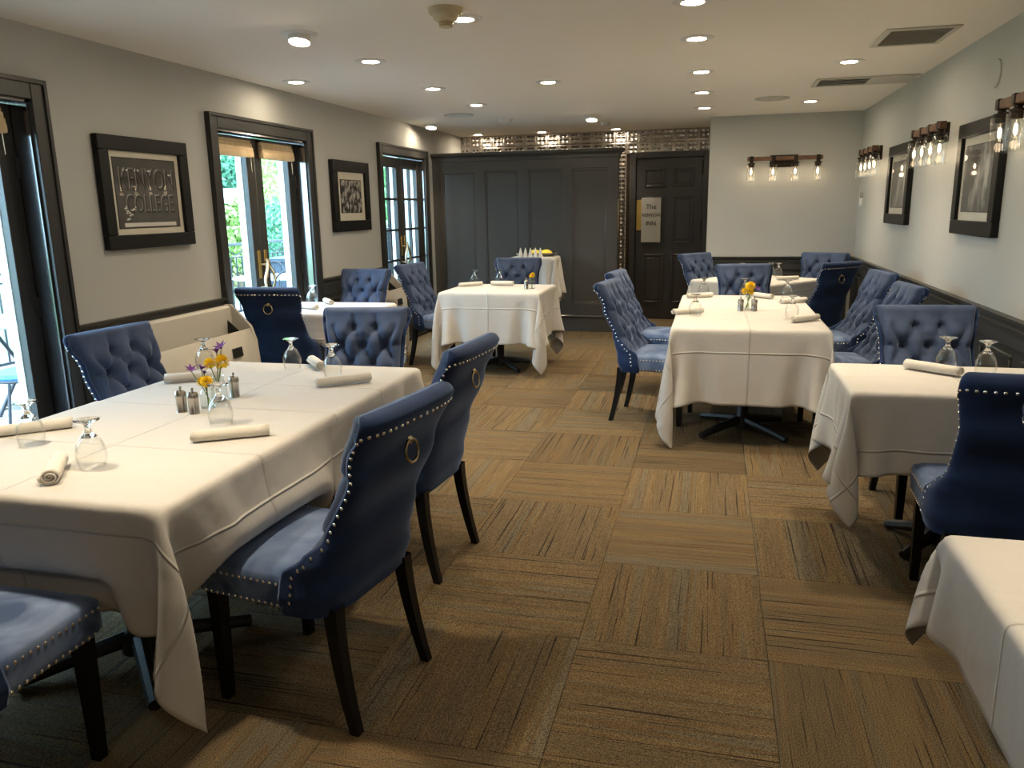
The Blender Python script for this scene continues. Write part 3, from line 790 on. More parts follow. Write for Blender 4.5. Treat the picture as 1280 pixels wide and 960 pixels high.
def corner_drop(z, arc):
    r_ = 0.050
    if arc >= r_: return 0.0
    return -(r_-math.sqrt(r_*r_-(r_-arc)**2))*smooth((z-0.85)/0.125)
BUT = []
bz0, dxb, dzb = 0.872, 0.122, 0.090
for r_ in range(5):
    z = bz0-dzb*r_
    for x in ((-dxb/2, dxb/2) if r_ % 2 == 0 else (-dxb, 0, dxb)):
        BUT.append((x, z))
def tuft(x, z):
    a = x/dxb + (z-bz0)/(2*dzb) + 0.5; b = x/dxb - (z-bz0)/(2*dzb) + 0.5
    p = (abs(math.sin(PI*a))*abs(math.sin(PI*b)))**0.55
    d = min((math.hypot((x-q[0]), (z-q[1])) for q in BUT))
    inside = smooth((0.200-abs(x))/0.05)*smooth((bz0+0.035-z)/0.05)*smooth((z-0.49)/0.05)
    flat = 0.85
    # pleats running from the outer buttons to top and sides
    if z > bz0: flat -= 0.55*math.exp(-(min(abs(x-dxb/2), abs(x+dxb/2))/0.010)**2)*smooth((0.965-z)/0.06)
    if abs(x) > dxb: flat -= 0.55*math.exp(-((z-(bz0-dzb))/0.010)**2)+0.55*math.exp(-((z-(bz0-3*dzb))/0.010)**2)
    h = 0.044*(inside*p+(1-inside)*flat) - 0.034*math.exp(-(d/0.020)**2)
    return h
def build_chair():
    o = thing('dining_chair', 'tmp', 'chair', group='blue velvet tufted dining chairs')
    NT = 72
    zs = [ZB_+(ZT_-0.028-ZB_)*k/46 for k in range(47)]
    caps = [(ZT_-0.028+0.028*math.sin(a), math.cos(a)) for a in (0.35, 0.75, 1.15, PI/2)]
    ts = [PI*j/NT for j in range(NT+1)]
    rowsO, rowsI = [], []
    for z in zs:
        ro, ri = [], []
        arc = [0.0]
        for j in range(1, NT+1):
            pa, pb_ = shell_pt(z, ts[j-1], 0), shell_pt(z, ts[j], 0); arc.append(arc[-1]+math.hypot(pa[0]-pb_[0], pa[1]-pb_[1]))
        for j, t in enumerate(ts):
            cdp = corner_drop(z, min(arc[j], arc[-1]-arc[j]))
            x, y = shell_pt(z, t, 0); ro.append((x, y, z+cdp))
            x2, y2 = shell_pt(z, t, 1)
            f = 1-abs(math.cos(t))**14
            ri.append((x2, y2+tuft(x2, z)*f, z+cdp))
        rowsO.append(ro); rowsI.append(ri)
    lo, li = rowsO[-1], rowsI[-1]
    for zc, kf in caps:
        ro, ri = [], []
        for j in range(NT+1):
            A, B = Vector(lo[j]), Vector(li[j]); mid = (A+B)/2; dz = zc-(ZT_-0.028)
            ro.append(tuple(mid+(A-mid)*kf+Vector((0, 0, dz)))); ri.append(tuple(mid+(B-mid)*kf+Vector((0, 0, dz))))
        rowsO.append(ro); rowsI.append(ri)
    NR = len(rowsO)
    # outer shell incl. wing edges (rim) and bottom
    sh = MB(); sh.grid(rowsO)
    for side in (0, NT):
        rim = []
        for i in range(NR):
            A, B = Vector(rowsO[i][side]), Vector(rowsI[i][side]); mid = (A+B)/2
            rim.append([tuple(A), tuple(A+(B-A)*0.2+Vector((0, 0.008, 0))), tuple(mid+Vector((0, 0.012, 0))), tuple(B+(A-B)*0.2+Vector((0, 0.008, 0))), tuple(B)])
        sh.grid(rim)
    sh.grid([rowsO[0], rowsI[0]])
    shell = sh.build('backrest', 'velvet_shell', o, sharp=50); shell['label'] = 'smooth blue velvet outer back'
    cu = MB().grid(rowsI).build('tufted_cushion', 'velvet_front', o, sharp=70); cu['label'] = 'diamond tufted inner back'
    bm_ = MB().rbox((0, 0, 0), (0.011, 0.007, 0.011), 0.007, 4).mesh('tuft_button', 'velvet_front')
    for x, z in BUT:
        j = min(range(NT+1), key=lambda q: abs(shell_pt(z, ts[q], 1)[0]-x))
        y = shell_pt(z, ts[j], 1)[1]
        put('tuft_button', bm_, cu, (x, y-0.022, z))
    # seat
    st = MB().rbox((0, 0.068, 0.429), (0.250, 0.205, 0.0585), 0.030, 12, 0.022)
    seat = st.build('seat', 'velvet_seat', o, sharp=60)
    # nailheads
    stud = [(0.0062*math.cos(PI/3*k), 0.0062*math.sin(PI/3*k), 0.0) for k in range(6)]+[(0.004*math.cos(PI/3*k), 0.004*math.sin(PI/3*k), 0.0028) for k in range(6)]+[(0, 0, 0.004)]
    sf = [(k, (k+1) % 6, 6+(k+1) % 6, 6+k) for k in range(6)]+[(6+k, 6+(k+1) % 6, 12) for k in range(6)]
    def nail(mb, p, nrm):
        mb.add(stud, sf, T(p) @ Vector(nrm).to_track_quat('Z', 'Y').to_matrix().to_4x4())
    nb = MB()
    def walk(pts, step=0.0225):
        acc = 0; last = None
        for p, n_ in pts:
            if last is not None: acc += (Vector(p)-last).length
            last = Vector(p)
            if acc >= step or acc == 0:
                nail(nb, p, n_); acc = 1e-9
    path = []
    for i in range(4, NR-5):
        A, B = Vector(rowsO[i][0]), Vector(rowsO[i][3]); dir_ = Vector((1, 0.25, 0)).normalized()
        path.append((tuple(A+(B-A)*0.6+dir_*0.001), dir_))
    right = path
    top = []
    i = NR-7
    for j in range(3, NT-2):
        A = Vector(rowsO[i][j]); B = Vector(rowsO[i][j+1])-A; nrm = Vector((B.y, -B.x, 0.0)).normalized()
        if nrm.y > 0: nrm = -nrm
        top.append((tuple(A+nrm*0.001), nrm))
    left = [((-p[0][0], p[0][1], p[0][2]), Vector((-p[1][0], p[1][1], 0))) for p in right]
    walk(right); walk(top); walk(left)
    tag(nb.build('nailhead_trim', 'nickel', shell), kind='stuff')
    ns = MB()
    for z in (0.389, 0.455):
        for k in range(20):
            nail(ns, (-0.225+0.45*k/19, 0.2725, z), (0, 1, 0))
        for s_ in (-1, 1):
            for k in range(15):
                nail(ns, (s_*0.2495, 0.250-0.0225*k, z), (s_, 0, 0))
    tag(ns.build('nailhead_trim', 'nickel', seat), kind='stuff')
    # legs
    def leg(path, r0, r1):
        G = []
        n_ = len(path)
        for i, p in enumerate(path):
            h = r0+(r1-r0)*i/(n_-1)
            G.append([(p[0]-h, p[1]-h, p[2]), (p[0]+h, p[1]-h, p[2]), (p[0]+h, p[1]+h, p[2]), (p[0]-h, p[1]+h, p[2]), (p[0]-h, p[1]-h, p[2])])
        mb = MB().grid(G); mb.add([G[-1][k] for k in range(4)], [(0, 1, 2, 3)]); return mb
    for s_ in (-1, 1):
        leg([(s_*0.205, 0.225, 0.385-0.385*k/4) for k in range(5)], 0.022, 0.015).build('leg', 'black_wood', o, sharp=30)
        leg([(s_*(0.190+0.018*u), -0.195-0.065*u**1.6, 0.385-0.385*u) for u in [k/8 for k in range(9)]], 0.022, 0.0145).build('leg', 'black_wood', o, sharp=30)
    # ring pull
    yb = interp(YBK, 0.850)
    rp = MB().lathe([(0.014, 0), (0.014, 0.004), (0.008, 0.010), (0, 0.012)], 14, T((0, yb-0.001, 0.850)) @ RX(PI/2)).build('ring_pull', 'antique_brass', o)
    MB().torus(0.034, 0.0042, 28, 8, T((0, yb-0.010, 0.818)) @ RX(PI/2-0.10)).build('ring', 'antique_brass', rp)
    return o
chair0 = build_chair()
CHAIRS = {}
def facing(deg): return math.radians(deg-90)
chair_list = [
 ('C1', -1.185, 2.105, 171, 'blue velvet chair nearest the viewer, its smooth back toward the aisle'),
 ('C2', -1.285, 3.045, 175, 'blue chair next to the nearest one on the aisle side of the long left table'),
 ('C3', -1.835, 1.375, 90, 'blue chair at bottom left corner, only its seat and front leg showing'),
 ('C4', -2.410, 3.100, -6, 'tufted chair across the long left table, before the nearest French door'),
 ('C5', -3.082, 5.381, 93, 'chair with its dark back and ring in front of the French doors'),
 ('C6', -1.795, 3.663, -82, 'grey-blue tufted chair facing us at the far end of the long left table'),
 ('C7', -3.075, 6.350, -92, 'bright blue tufted chair behind the small table at the left wall'),
 ('C8', -2.545, 7.292, -12, 'tufted chair at the left of the square table, before the many-paned doors'),
 ('C9', -1.952, 7.876, -82, 'bright blue chair behind the square table in front of the partition'),
 ('C10', -0.375, 5.620, -9, 'nearer of the two chairs on the aisle side of the large right table'),
 ('C11', -0.415, 6.500, -8, 'farther of the two chairs on the aisle side of the large right table'),
 ('C12', 0.077, 8.737, -42, 'tufted chair in front of the black door at the diamond table'),
 ('C13', 0.321, 6.982, -82, 'dark tufted chair at the far end of the large right table'),
 ('C14', 1.022, 8.665, -112, 'tufted chair in the corner behind the diamond table'),
 ('C15', 0.881, 7.853, 132, 'dark chair turned away from us at the diamond table, ring showing'),
 ('C16', 0.919, 6.512, 190, 'farther chair between the large right table and the right wall'),
 ('C17', 0.884, 5.493, 187, 'nearer chair between the large right table and the right wall'),
 ('C18', 1.088, 4.065, -87, 'wide tufted chair facing us behind the small right table'),
 ('C19', 1.030, 3.015, 87, 'dark chair with its back to us before the small right table'),
 ('C20', 1.097, 2.000, -88, 'chair sliced by the right edge of the view behind the nearest right table')]
first = True
for key, x, y, fd, lb in chair_list:
    o = chair0 if first else copy_tree(chair0); first = False
    o.location = (x, y, 0); o.rotation_euler = (0, 0, facing(fd)); o['label'] = lb; CHAIRS[key] = (x, y, facing(fd))

# ================================================================== TABLES AND CLOTHS
ZTOP = 0.757
def table(label, x0, x1, y0, y1, rz=0, zt=ZTOP, group='pedestal dining tables'):
    cx, cy = (x0+x1)/2, (y0+y1)/2; a, b = (x1-x0)/2, (y1-y0)/2
    o = thing('dining_table', label, 'table', (cx, cy, 0), rz, group)
    MB().cbox(-a+0.016, a-0.016, -b+0.016, b-0.016, zt-0.042, zt-0.010, 0.006).build('tabletop', 'table_core', o)
    MB().lathe([(0.11, zt-0.034), (0.10, zt-0.05), (0.040, zt-0.06), (0.036, 0.10), (0.06, 0.07), (0.06, 0.03)], 20).build('pedestal', 'cast_iron', o)
    L = min(a, b)*0.80
    for k in range(4):
        an = PI/4*0+PI/2*k+PI/4
        MB().tube([(0.04*math.cos(an), 0.04*math.sin(an), 0.075), (0.5*L*math.cos(an), 0.5*L*math.sin(an), 0.055), (L*math.cos(an), L*math.sin(an), 0.022)], [0.030, 0.026, 0.022], 8, ry=None).build('foot', 'cast_iron', o)
    return o

def drape(bx0, bx1, by0, by1, cx0, cx1, cy0, cy1, top, seats=(), res=0.030, seed=1, steps=70, iters=7, lift=0.0, noise=0.004, twist=0.35, dk=0.76):
    # position based cloth over a table top; all in table-local metres
    rng = np.random.RandomState(seed)
    def axis(c0, c1, b0, b1):
        cuts = [c0]+[b for b in (b0, b1) if c0+0.01 < b < c1-0.01]+[c1]; out = [np.array([c0])]
        for p, q in zip(cuts, cuts[1:]):
            k = max(1, int(round((q-p)/res))); out.append(np.linspace(p, q, k+1)[1:])
        return np.concatenate(out)
    au, av = axis(cx0, cx1, bx0, bx1), axis(cy0, cy1, by0, by1); nx, ny = len(au), len(av)
    U, Vv = np.meshgrid(au, av, indexing='ij')
    tz = top+lift
    UV = np.stack([U, Vv], -1)
    ex = np.where(U > bx1+1e-6, U-bx1, np.where(U < bx0-1e-6, U-bx0, 0)); ey = np.where(Vv > by1+1e-6, Vv-by1, np.where(Vv < by0-1e-6, Vv-by0, 0))
    X = np.clip(U, bx0, bx1); Y = np.clip(Vv, by0, by1); Z = np.full_like(U, tz)
    r = np.hypot(ex, ey); a = np.arctan2(np.abs(ey), np.abs(ex)); sx = np.sign(ex); sy = np.sign(ey)
    corner = (ex != 0) & (ey != 0)
    only = (~corner) & (r > 0)
    Z = np.where(only, tz-r, Z); X = X+np.where(only, sx*0.008, 0); Y = Y+np.where(only, sy*0.008, 0)
    d = dk*r*np.sin(2*a); lat = twist*0.16*r*np.sin(4*a)+twist*0.30*r*np.sin(2*a)
    ux, uy = sx*0.7071, sy*0.7071; px, py = -uy, ux
    X = X+np.where(corner, ux*d+px*lat*sx*sy+sx*0.008, 0); Y = Y+np.where(corner, uy*d+py*lat*sx*sy+sy*0.008, 0)
    Z = np.where(corner, tz-np.sqrt(np.maximum(r*r-d*d-lat*lat, 0.01*r*r)), Z)
    P = np.stack([X, Y, Z], -1)
    free = (r > 0) | (np.minimum(np.minimum(U-bx0, bx1-U), np.minimum(Vv-by0, by1-Vv)) < 0.02)
    free = free & ((r > 0))
    wgt = free.astype(float)
    P += rng.normal(0, noise, P.shape)*np.minimum(1, r/0.1)[..., None]*wgt[..., None]
    Q = P.copy()
    def con(si, sj, rest, k):
        A = P[si]; B = P[sj]; wa = wgt[si][..., None]; wb = wgt[sj][..., None]
        D = B-A; L = np.sqrt((D*D).sum(-1, keepdims=True))+1e-9; w = wa+wb; w[w == 0] = 1
        corr = D*(k*(L-rest)/L/w)
        P[si] = A+corr*wa; P[sj] = B-corr*wb
    s_ = slice
    class GL(list):
        def append(self, g):
            si, sj, k, bend = g
            rest = np.sqrt(((UV[si]-UV[sj])**2).sum(-1, keepdims=True))
            if bend: k = k*(wgt[si]*wgt[sj])[..., None]
            list.append(self, (si, sj, rest, k))
    groups = GL()
    for par in (0, 1):
        n1 = (nx-par)//2; n2 = (ny-par)//2
        groups.append(((s_(par, par+2*n1, 2), s_(None)), (s_(par+1, par+2*n1, 2), s_(None)), 1.0, False))
        groups.append(((s_(None), s_(par, par+2*n2, 2)), (s_(None), s_(par+1, par+2*n2, 2)), 1.0, False))
        groups.append(((s_(par, par+2*n1, 2), s_(0, ny-1)), (s_(par+1, par+2*n1, 2), s_(1, ny)), 0.35, False))
        groups.append(((s_(par, par+2*n1, 2), s_(1, ny)), (s_(par+1, par+2*n1, 2), s_(0, ny-1)), 0.35, False))
    for off in range(4):
        n1 = (nx-off+1)//4; n2 = (ny-off+1)//4
        if off+2 < nx:
            ia = np.arange(off, nx-2, 4); groups.append(((ia, s_(None)), (ia+2, s_(None)), 0.6, True))
        if off+2 < ny:
            ja = np.arange(off, ny-2, 4); groups.append(((s_(None), ja), (s_(None), ja+2), 0.6, True))
    for st in range(steps):
        vel = (P-Q)*0.90; Q = P.copy()
        P += (vel+np.array([0, 0, -9.8*0.0002]))*wgt[..., None]
        for it in range(iters):
            for g in groups: con(*g)
            # table top slab
            m_ = (P[..., 0] > bx0-0.001) & (P[..., 0] < bx1+0.001) & (P[..., 1] > by0-0.001) & (P[..., 1] < by1+0.001) & (P[..., 2] < tz) & (P[..., 2] > tz-0.07) & free
            if m_.any():
                q = P[m_]
                pen = np.stack([q[:, 0]-(bx0-0.001), (bx1+0.001)-q[:, 0], q[:, 1]-(by0-0.001), (by1+0.001)-q[:, 1]], 1)
                k = pen.argmin(1); ar = np.arange(len(q)); dd = pen[ar, k]
                q[:, 0] += np.where(k == 0, -dd, np.where(k == 1, dd, 0)); q[:, 1] += np.where(k == 2, -dd, np.where(k == 3, dd, 0))
                P[m_] = q
            for (sxx, syy, ang) in seats:
                ca, sa = math.cos(ang), math.sin(ang)
                lx = (P[..., 0]-sxx)*ca+(P[..., 1]-syy)*sa; ly = -(P[..., 0]-sxx)*sa+(P[..., 1]-syy)*ca
                m_ = (np.abs(lx) < 0.272) & (ly < 0.298) & (ly > -0.30) & (P[..., 2] < 0.522) & (P[..., 2] > 0.30) & free
                if m_.any():
                    q = P[m_]; f_ = 0.298-ly[m_]; sd_ = 0.272-np.abs(lx[m_]); up_ = 0.522-q[:, 2]
                    mode = np.where(up_ < 0.03, 2, np.where(sd_ < np.minimum(f_, 0.05), 1, 0))
                    dl = np.where(mode == 0, f_, 0); ds = np.where(mode == 1, sd_*np.sign(lx[m_]), 0); dz = np.where(mode == 2, up_, 0)
                    q[:, 0] += dl*(-sa)+ds*ca; q[:, 1] += dl*ca+ds*sa; q[:, 2] += dz
                    P[m_] = q
            P[..., 2] = np.maximum(P[..., 2], 0.006)
    return P, U, Vv
def cloth_obj(name, label, loc, rz, P, U, V, group='white tablecloths'):
    nx, ny, _ = P.shape
    vs = P.reshape(-1, 3).tolist()
    fs = [(i*ny+j, (i+1)*ny+j, (i+1)*ny+j+1, i*ny+j+1) for i in range(nx-1) for j in range(ny-1)]
    me = bpy.data.meshes.new(name); me.from_pydata(vs, [], fs); me.update()
    uvl = me.uv_layers.new(name='UVMap'); uu = U.reshape(-1); vv = V.reshape(-1)
    idx = np.empty(len(me.loops), dtype=np.int32); me.loops.foreach_get('vertex_index', idx)
    uvl.data.foreach_set('uv', np.stack([uu[idx]+3.4, vv[idx]+2.7], 1).astype(np.float32).ravel())
    me.materials.append(MAT['tablecloth_linen']); me.polygons.foreach_set('use_smooth', [True]*len(me.polygons))
    o = bpy.data.objects.new(name, me); C.objects.link(o); o.location = loc; o.rotation_euler = (0, 0, rz)
    sb = o.modifiers.new('sub', 'SUBSURF'); sb.levels = 1; sb.render_levels = 1; sb.boundary_smooth = 'PRESERVE_CORNERS'
    so = o.modifiers.new('thick', 'SOLIDIFY'); so.thickness = 0.0016; so.offset = 1
    tag(o, label, 'tablecloth', group)
    return o
def seats_local(keys, cx, cy, rz):
    out = []
    for k in keys:
        x, y, a = CHAIRS[k]; dx, dy = x-cx, y-cy; c, s_ = math.cos(-rz), math.sin(-rz)
        out.append((dx*c-dy*s_, dx*s_+dy*c, a-rz))
    return out
def dressed(lbl_t, lbl_c, x0, x1, y0, y1, drops, rz=0, chairs=(), seed=1, zt=ZTOP, box=None, cloth=None, lift=0.0, twist=0.35, tables=None, name='tablecloth'):
    cx, cy = (x0+x1)/2, (y0+y1)/2; a, b = (x1-x0)/2, (y1-y0)/2
    if tables is None:
        table(lbl_t, x0, x1, y0, y1, rz, zt)
    bx = box or (-a, a, -b, b); cl = cloth or (-a-drops[0], a+drops[1], -b-drops[2], b+drops[3])
    P, U, V = drape(*bx, *cl, zt, seats_local(chairs, cx, cy, rz), seed=seed, lift=lift, twist=twist)
    return cloth_obj(name, lbl_c, (cx, cy, 0), rz, P, U, V)

# T1: two tables end to end on the left
xa, xb = -2.415, -1.338
table('near table of the joined pair on the left, under its cloth', xa, xb, 1.615, 2.545)
table('far table of the joined pair on the left, under its cloth', xa, xb, 2.555, 3.485)
ccx = (xa+xb)/2
P, U, V = drape(xa-ccx, xb-ccx, 1.615-2.08, 3.485-2.08, xa-ccx-0.40, xb-ccx+0.385, 1.615-2.08-0.385, 2.60-2.08, ZTOP, seats_local(['C1', 'C3', 'C2'], ccx, 2.08, 0), seed=3, lift=0.004, twist=-1.7, dk=0.55)
cloth_obj('tablecloth', 'white tablecloth on the nearest half of the long left table', (ccx, 2.08, 0), 0, P, U, V)
P, U, V = drape(xa-ccx, xb-ccx, 1.615-3.02, 3.485-3.02, xa-ccx-0.38, xb-ccx+0.38, 2.50-3.02, 3.485-3.02+0.38, ZTOP, seats_local(['C2', 'C4', 'C6'], ccx, 3.02, 0), seed=5, twist=-0.4)
cloth_obj('tablecloth', 'white tablecloth on the far half of the long left table', (ccx, 3.02, 0), 0, P, U, V)
dressed('small table pushed against the left wall French doors, under its cloth', 'white tablecloth on the small table by the left wall', -3.345, -2.475, 5.27, 5.97, (0.01, 0.33, 0.36, 0.33), 0, ['C5', 'C7'], 7)
dressed('square table in front of the partition, under its cloth', 'white tablecloth on the square table before the partition', -2.40, -1.465, 6.765, 7.575, (0.43, 0.43, 0.45, 0.43), 0, ['C8', 'C9'], 9, twist=0.6)
# T5: two tables under one long cloth
c3, s3 = math.cos(0.03), math.sin(0.03)
table('near table under the long cloth on the right', -0.235, 0.70, 4.89, 5.83)
table('far table under the long cloth on the right', -0.235, 0.70, 5.84, 6.77)
dressed('', 'long white tablecloth over the large right table', -0.235, 0.70, 4.89, 6.77, (0.46, 0.44, 0.46, 0.40), 0, ['C10', 'C11', 'C13', 'C16', 'C17'], 11, tables=1, twist=0.5)
dressed('table set diamond-wise in the back right corner, under its cloth', 'white tablecloth on the diamond-wise table at back right', 0.43-0.455, 0.43+0.455, 8.25-0.455, 8.25+0.455, (0.40, 0.40, 0.40, 0.40), math.radians(52), ['C12', 'C15', 'C14'], 13)
dressed('small table beside the right wall, under its cloth', 'white tablecloth on the small table by the right wall', 0.555, 1.47, 3.29, 3.915, (0.36, 0.02, 0.33, 0.33), 0, ['C18'], 15, twist=0.7)
dressed('table at the lower right corner of the view, under its cloth', 'white tablecloth on the nearest right table at the frame edge', 0.535, 1.46, 1.05, 1.872, (0.215, 0.03, 0.30, 0.20), 0, ['C20'], 17, twist=0.6)
# service stand
sv = thing('tray_stand', 'folding service stand under a cloth by the partition', 'stand', (-2.0, 9.05, 0))
MB().cbox(-0.25, 0.25, -0.18, 0.18, 0.905, 0.93, 0.004).build('top', 'black_wood', sv)
for s_ in (-1, 1):
    MB().tube([(-0.22, s_*0.16, 0.01), (0.22, s_*0.16, 0.905)], 0.014, 8).build('leg', 'black_wood', sv); MB().tube([(0.22, s_*0.135, 0.01), (-0.22, s_*0.135, 0.905)], 0.014, 8).build('leg', 'black_wood', sv)
P, U, V = drape(-0.26, 0.26, -0.19, 0.19, -0.26-0.42, 0.26+0.42, -0.19-0.42, 0.19+0.30, 0.934, (), 0.03, 19, twist=0.5)
cloth_obj('tablecloth', 'cloth hanging over the service stand by the partition', (-2.0, 9.05, 0), 0, P, U, V)

# ================================================================== TABLE SETTINGS
ZC_ = ZTOP+0.0035
def goblet_mesh():
    # upside-down: rim on the cloth, foot at the top
    prof = [(0.034, 0.0), (0.037, 0.012), (0.041, 0.035), (0.040, 0.055), (0.034, 0.075), (0.022, 0.092), (0.012, 0.102), (0.0075, 0.112), (0.0075, 0.120), (0.011, 0.127), (0.022, 0.1345), (0.0335, 0.138), (0.034, 0.1405), (0.001, 0.1415)]
    inner = [(0.001, 0.094), (0.016, 0.088), (0.029, 0.074), (0.0375, 0.055), (0.0388, 0.035), (0.0352, 0.012), (0.0328, 0.0)]
    return prof, inner
GP, GI = goblet_mesh()
gm_o = MB().lathe(GP, 28).mesh('bowl', 'goblet_glass', 60)
gm_i = MB().lathe(GI, 28).mesh('bowl_lining', 'goblet_glass', 60)
def open_ends(prof):
    mb = MB(); V = []; F = []; n_ = 28
    for r_, z in prof:
        for k in range(n_): V.append((r_*math.cos(2*PI*k/n_), r_*math.sin(2*PI*k/n_), z))
    for i in range(len(prof)-1):
        for k in range(n_): F.append((i*n_+k, i*n_+(k+1) % n_, (i+1)*n_+(k+1) % n_, (i+1)*n_+k))
    return mb.add(V, F)
gbowl = open_ends(GI[1:][::-1]+[(0.001, 0.094)]).mesh('bowl_lining', 'goblet_glass', 60)
gwall = open_ends(GP[:8]).mesh('bowl', 'goblet_glass', 60)
gstem = MB().lathe([(0.001, 0.0945), (0.020, 0.0905), (0.0205, 0.0935)]+GP[6:], 24).mesh('stem_and_foot', 'crystal', 60)
def goblet(x, y, label, s_=1.0):
    o = thing('goblet', label, 'glass', (x, y, ZC_), 0, 'upside-down stemmed goblets'); o.scale = (s_, s_, s_)
    b = put('bowl', gwall, o); put('bowl_lining', gbowl, b); put('stem_and_foot', gstem, o)
def napkin_mesh(seed):
    rnd = random.Random(seed); N = 60; turns = 3.0; L = 0.215
    def ring(xp, k):
        pts = []
        for i in range(N+1):
            u = i/N; a = 2*PI*turns*u; r_ = 0.004+0.0195*u
            pts.append((xp, r_*math.cos(a)*1.12, r_*math.sin(a)*0.92))
        return pts
    mb = MB(); G = []
    for j in range(9):
        xp = -L/2+L*j/8; wob = 0.0012*math.sin(j*1.7+seed)
        G.append([(p[0]+(0.004*math.sin(3*i/N*PI+seed) if j in (0, 8) else 0), p[1]+wob, p[2]+0.0222+abs(wob)*0.3) for i, p in enumerate(ring(xp, j))])
    mb.grid(G)
    me = mb.mesh('rolled_napkin', 'napkin_cloth', 80)
    return me
NAPM = [napkin_mesh(k) for k in range(3)]
def napkin(p, q, label, s_=1.0, L=None):
    # p,q: the two ends on the table
    o = put('rolled_napkin', NAPM[hash(label) % 3 if False else len(label) % 3], None, ((p[0]+q[0])/2, (p[1]+q[1])/2, ZC_))
    o.rotation_euler = (0, 0, math.atan2(q[1]-p[1], q[0]-p[0])); o.scale = (L/0.215 if L else 1, s_, s_)
    sm = o.modifiers.new('thick', 'SOLIDIFY'); sm.thickness = 0.0042; sm.offset = -1
    tag(o, label, 'napkin', 'rolled white napkins')
def mill(x, y, label, s_=1.0):
    o = thing('pepper_mill', label, 'shaker', (x, y, ZC_), 0, 'steel salt and pepper mills'); o.scale = (s_, s_, s_)
    MB().lathe([(0.0195, 0), (0.0205, 0.002), (0.0195, 0.004), (0.0195, 0.058), (0.0, 0.058)], 24).build('body', 'brushed_steel', o)
    MB().lathe([(0.0210, 0.058), (0.0212, 0.062), (0.0205, 0.074), (0.0165, 0.083), (0.006, 0.087), (0.0, 0.087)], 24).build('cap', 'brushed_steel', o)
    MB().lathe([(0.003, 0.086), (0.003, 0.091), (0.0065, 0.096), (0.005, 0.100), (0, 0.101)], 14).build('knob', 'brushed_steel', o)
def pom(rad, n_, seed):
    rnd = random.Random(seed); mb = MB()
    for k in range(n_):
        z = 1-1.75*(k+0.5)/n_; a = k*2.39996; rr = math.sqrt(max(0, 1-z*z)); d = Vector((rr*math.cos(a), rr*math.sin(a), z))
        M = T(d*rad*0.35) @ d.to_track_quat('Z', 'Y').to_matrix().to_4x4()
        w = rad*0.20; L = rad*(0.62+0.12*rnd.random())
        mb.add([(-w*0.5, 0, 0), (w*0.5, 0, 0), (w, 0.15*w, L*0.6), (0, 0.3*w, L), (-w, 0.15*w, L*0.6)], [(0, 1, 2, 3, 4)], M)
    return mb
POM = pom(0.026, 90, 1).mesh('yellow_flower', 'petal_yellow', 30)
def star():
    mb = MB()
    for k in range(6):
        M = RZ(k*PI/3) @ RY(0.7)
        mb.add([(-0.004, -0.003, 0), (-0.004, 0.003, 0), (0.012, 0.007, 0.004), (0.034, 0.0, 0.0), (0.012, -0.007, 0.004)], [(0, 4, 3, 2, 1)], M @ RY(-1.2))
    return mb.mesh('purple_flower', 'petal_purple', 30)
STAR = star()
vase_meshes = {}
def vase(x, y, label, flowers, s_=1.0):
    o = thing('flower_vase', label, 'vase', (x, y, ZC_), 0, 'small glass vases of cut flowers'); o.scale = (s_, s_, s_)
    if not vase_meshes:
        pr = [(0.021, 0.004), (0.026, 0.006), (0.028, 0.012), (0.028, 0.060), (0.024, 0.070), (0.020, 0.078), (0.020, 0.092), (0.023, 0.095)]
        vase_meshes['g'] = open_ends(pr).mesh('glass_body', 'vase_glass', 60)
        vase_meshes['b'] = MB().lathe([(0.0, 0), (0.024, 0.0), (0.026, 0.004), (0.0, 0.006)], 24).mesh('glass_base', 'vase_glass', 60)
    put('glass_body', vase_meshes['g'], o); put('glass_base', vase_meshes['b'], o)
    for kind, fx, fy, fz, sc in flowers:
        MB().tube([(fx*-0.3, fy*-0.3, 0.008), (fx*0.2, fy*0.2, 0.075), (fx, fy, fz)], 0.0018, 6).build('stem', 'stem_green', o)
        f = put('yellow_flower' if kind == 'y' else 'purple_flower', POM if kind == 'y' else STAR, o, (fx, fy, fz)); f.scale = (sc,)*3
        f.rotation_euler = (0.5*math.sin(fx*200), 0.5*math.cos(fy*190), fx*90)

# long left table
goblet(-2.150, 2.030, 'upside-down goblet nearest the left edge of the view', 1.06)
goblet(-1.776, 1.875, 'upside-down goblet nearest the front edge of the long left table', 1.06)
goblet(-1.672, 2.372, 'upside-down goblet in front of the flower vases on the left table', 1.06)
goblet(-2.357, 3.262, 'upside-down goblet behind the yellow flowers, before the heater', 1.06)
goblet(-1.928, 3.330, 'upside-down goblet at the far left end of the long left table', 1.06)
goblet(-1.655, 3.205, 'upside-down goblet at the far end of the left table before the tufted chair', 1.06)
napkin((-1.640, 2.155), (-1.430, 2.285), 'rolled napkin near the aisle edge, in front of the flower vases', 1.05, 0.24)
napkin((-1.625, 2.990), (-1.440, 3.140), 'rolled napkin on the far half of the left table, aisle side', 1.05, 0.235)
napkin((-2.340, 2.960), (-2.160, 3.070), 'rolled napkin behind the mills, on the window side of the left table', 1.05, 0.23)
napkin((-2.370, 2.070), (-2.185, 2.240), 'rolled napkin behind the leftmost goblet', 1.05, 0.25)
napkin((-1.775, 1.715), (-1.885, 1.865), 'rolled napkin seen end-on near the front edge of the left table', 1.15, 0.20)
napkin((-1.790, 3.345), (-1.890, 3.460), 'rolled napkin seen end-on between the two far goblets of the left table', 1.05, 0.20)
mill(-1.932, 2.508, 'steel mill on the far left of the three by the vases', 1.0)
mill(-1.868, 2.492, 'steel mill in front of the shorter flower vase', 1.0)
mill(-1.880, 2.775, 'steel mill standing alone right of the taller vase', 1.0)
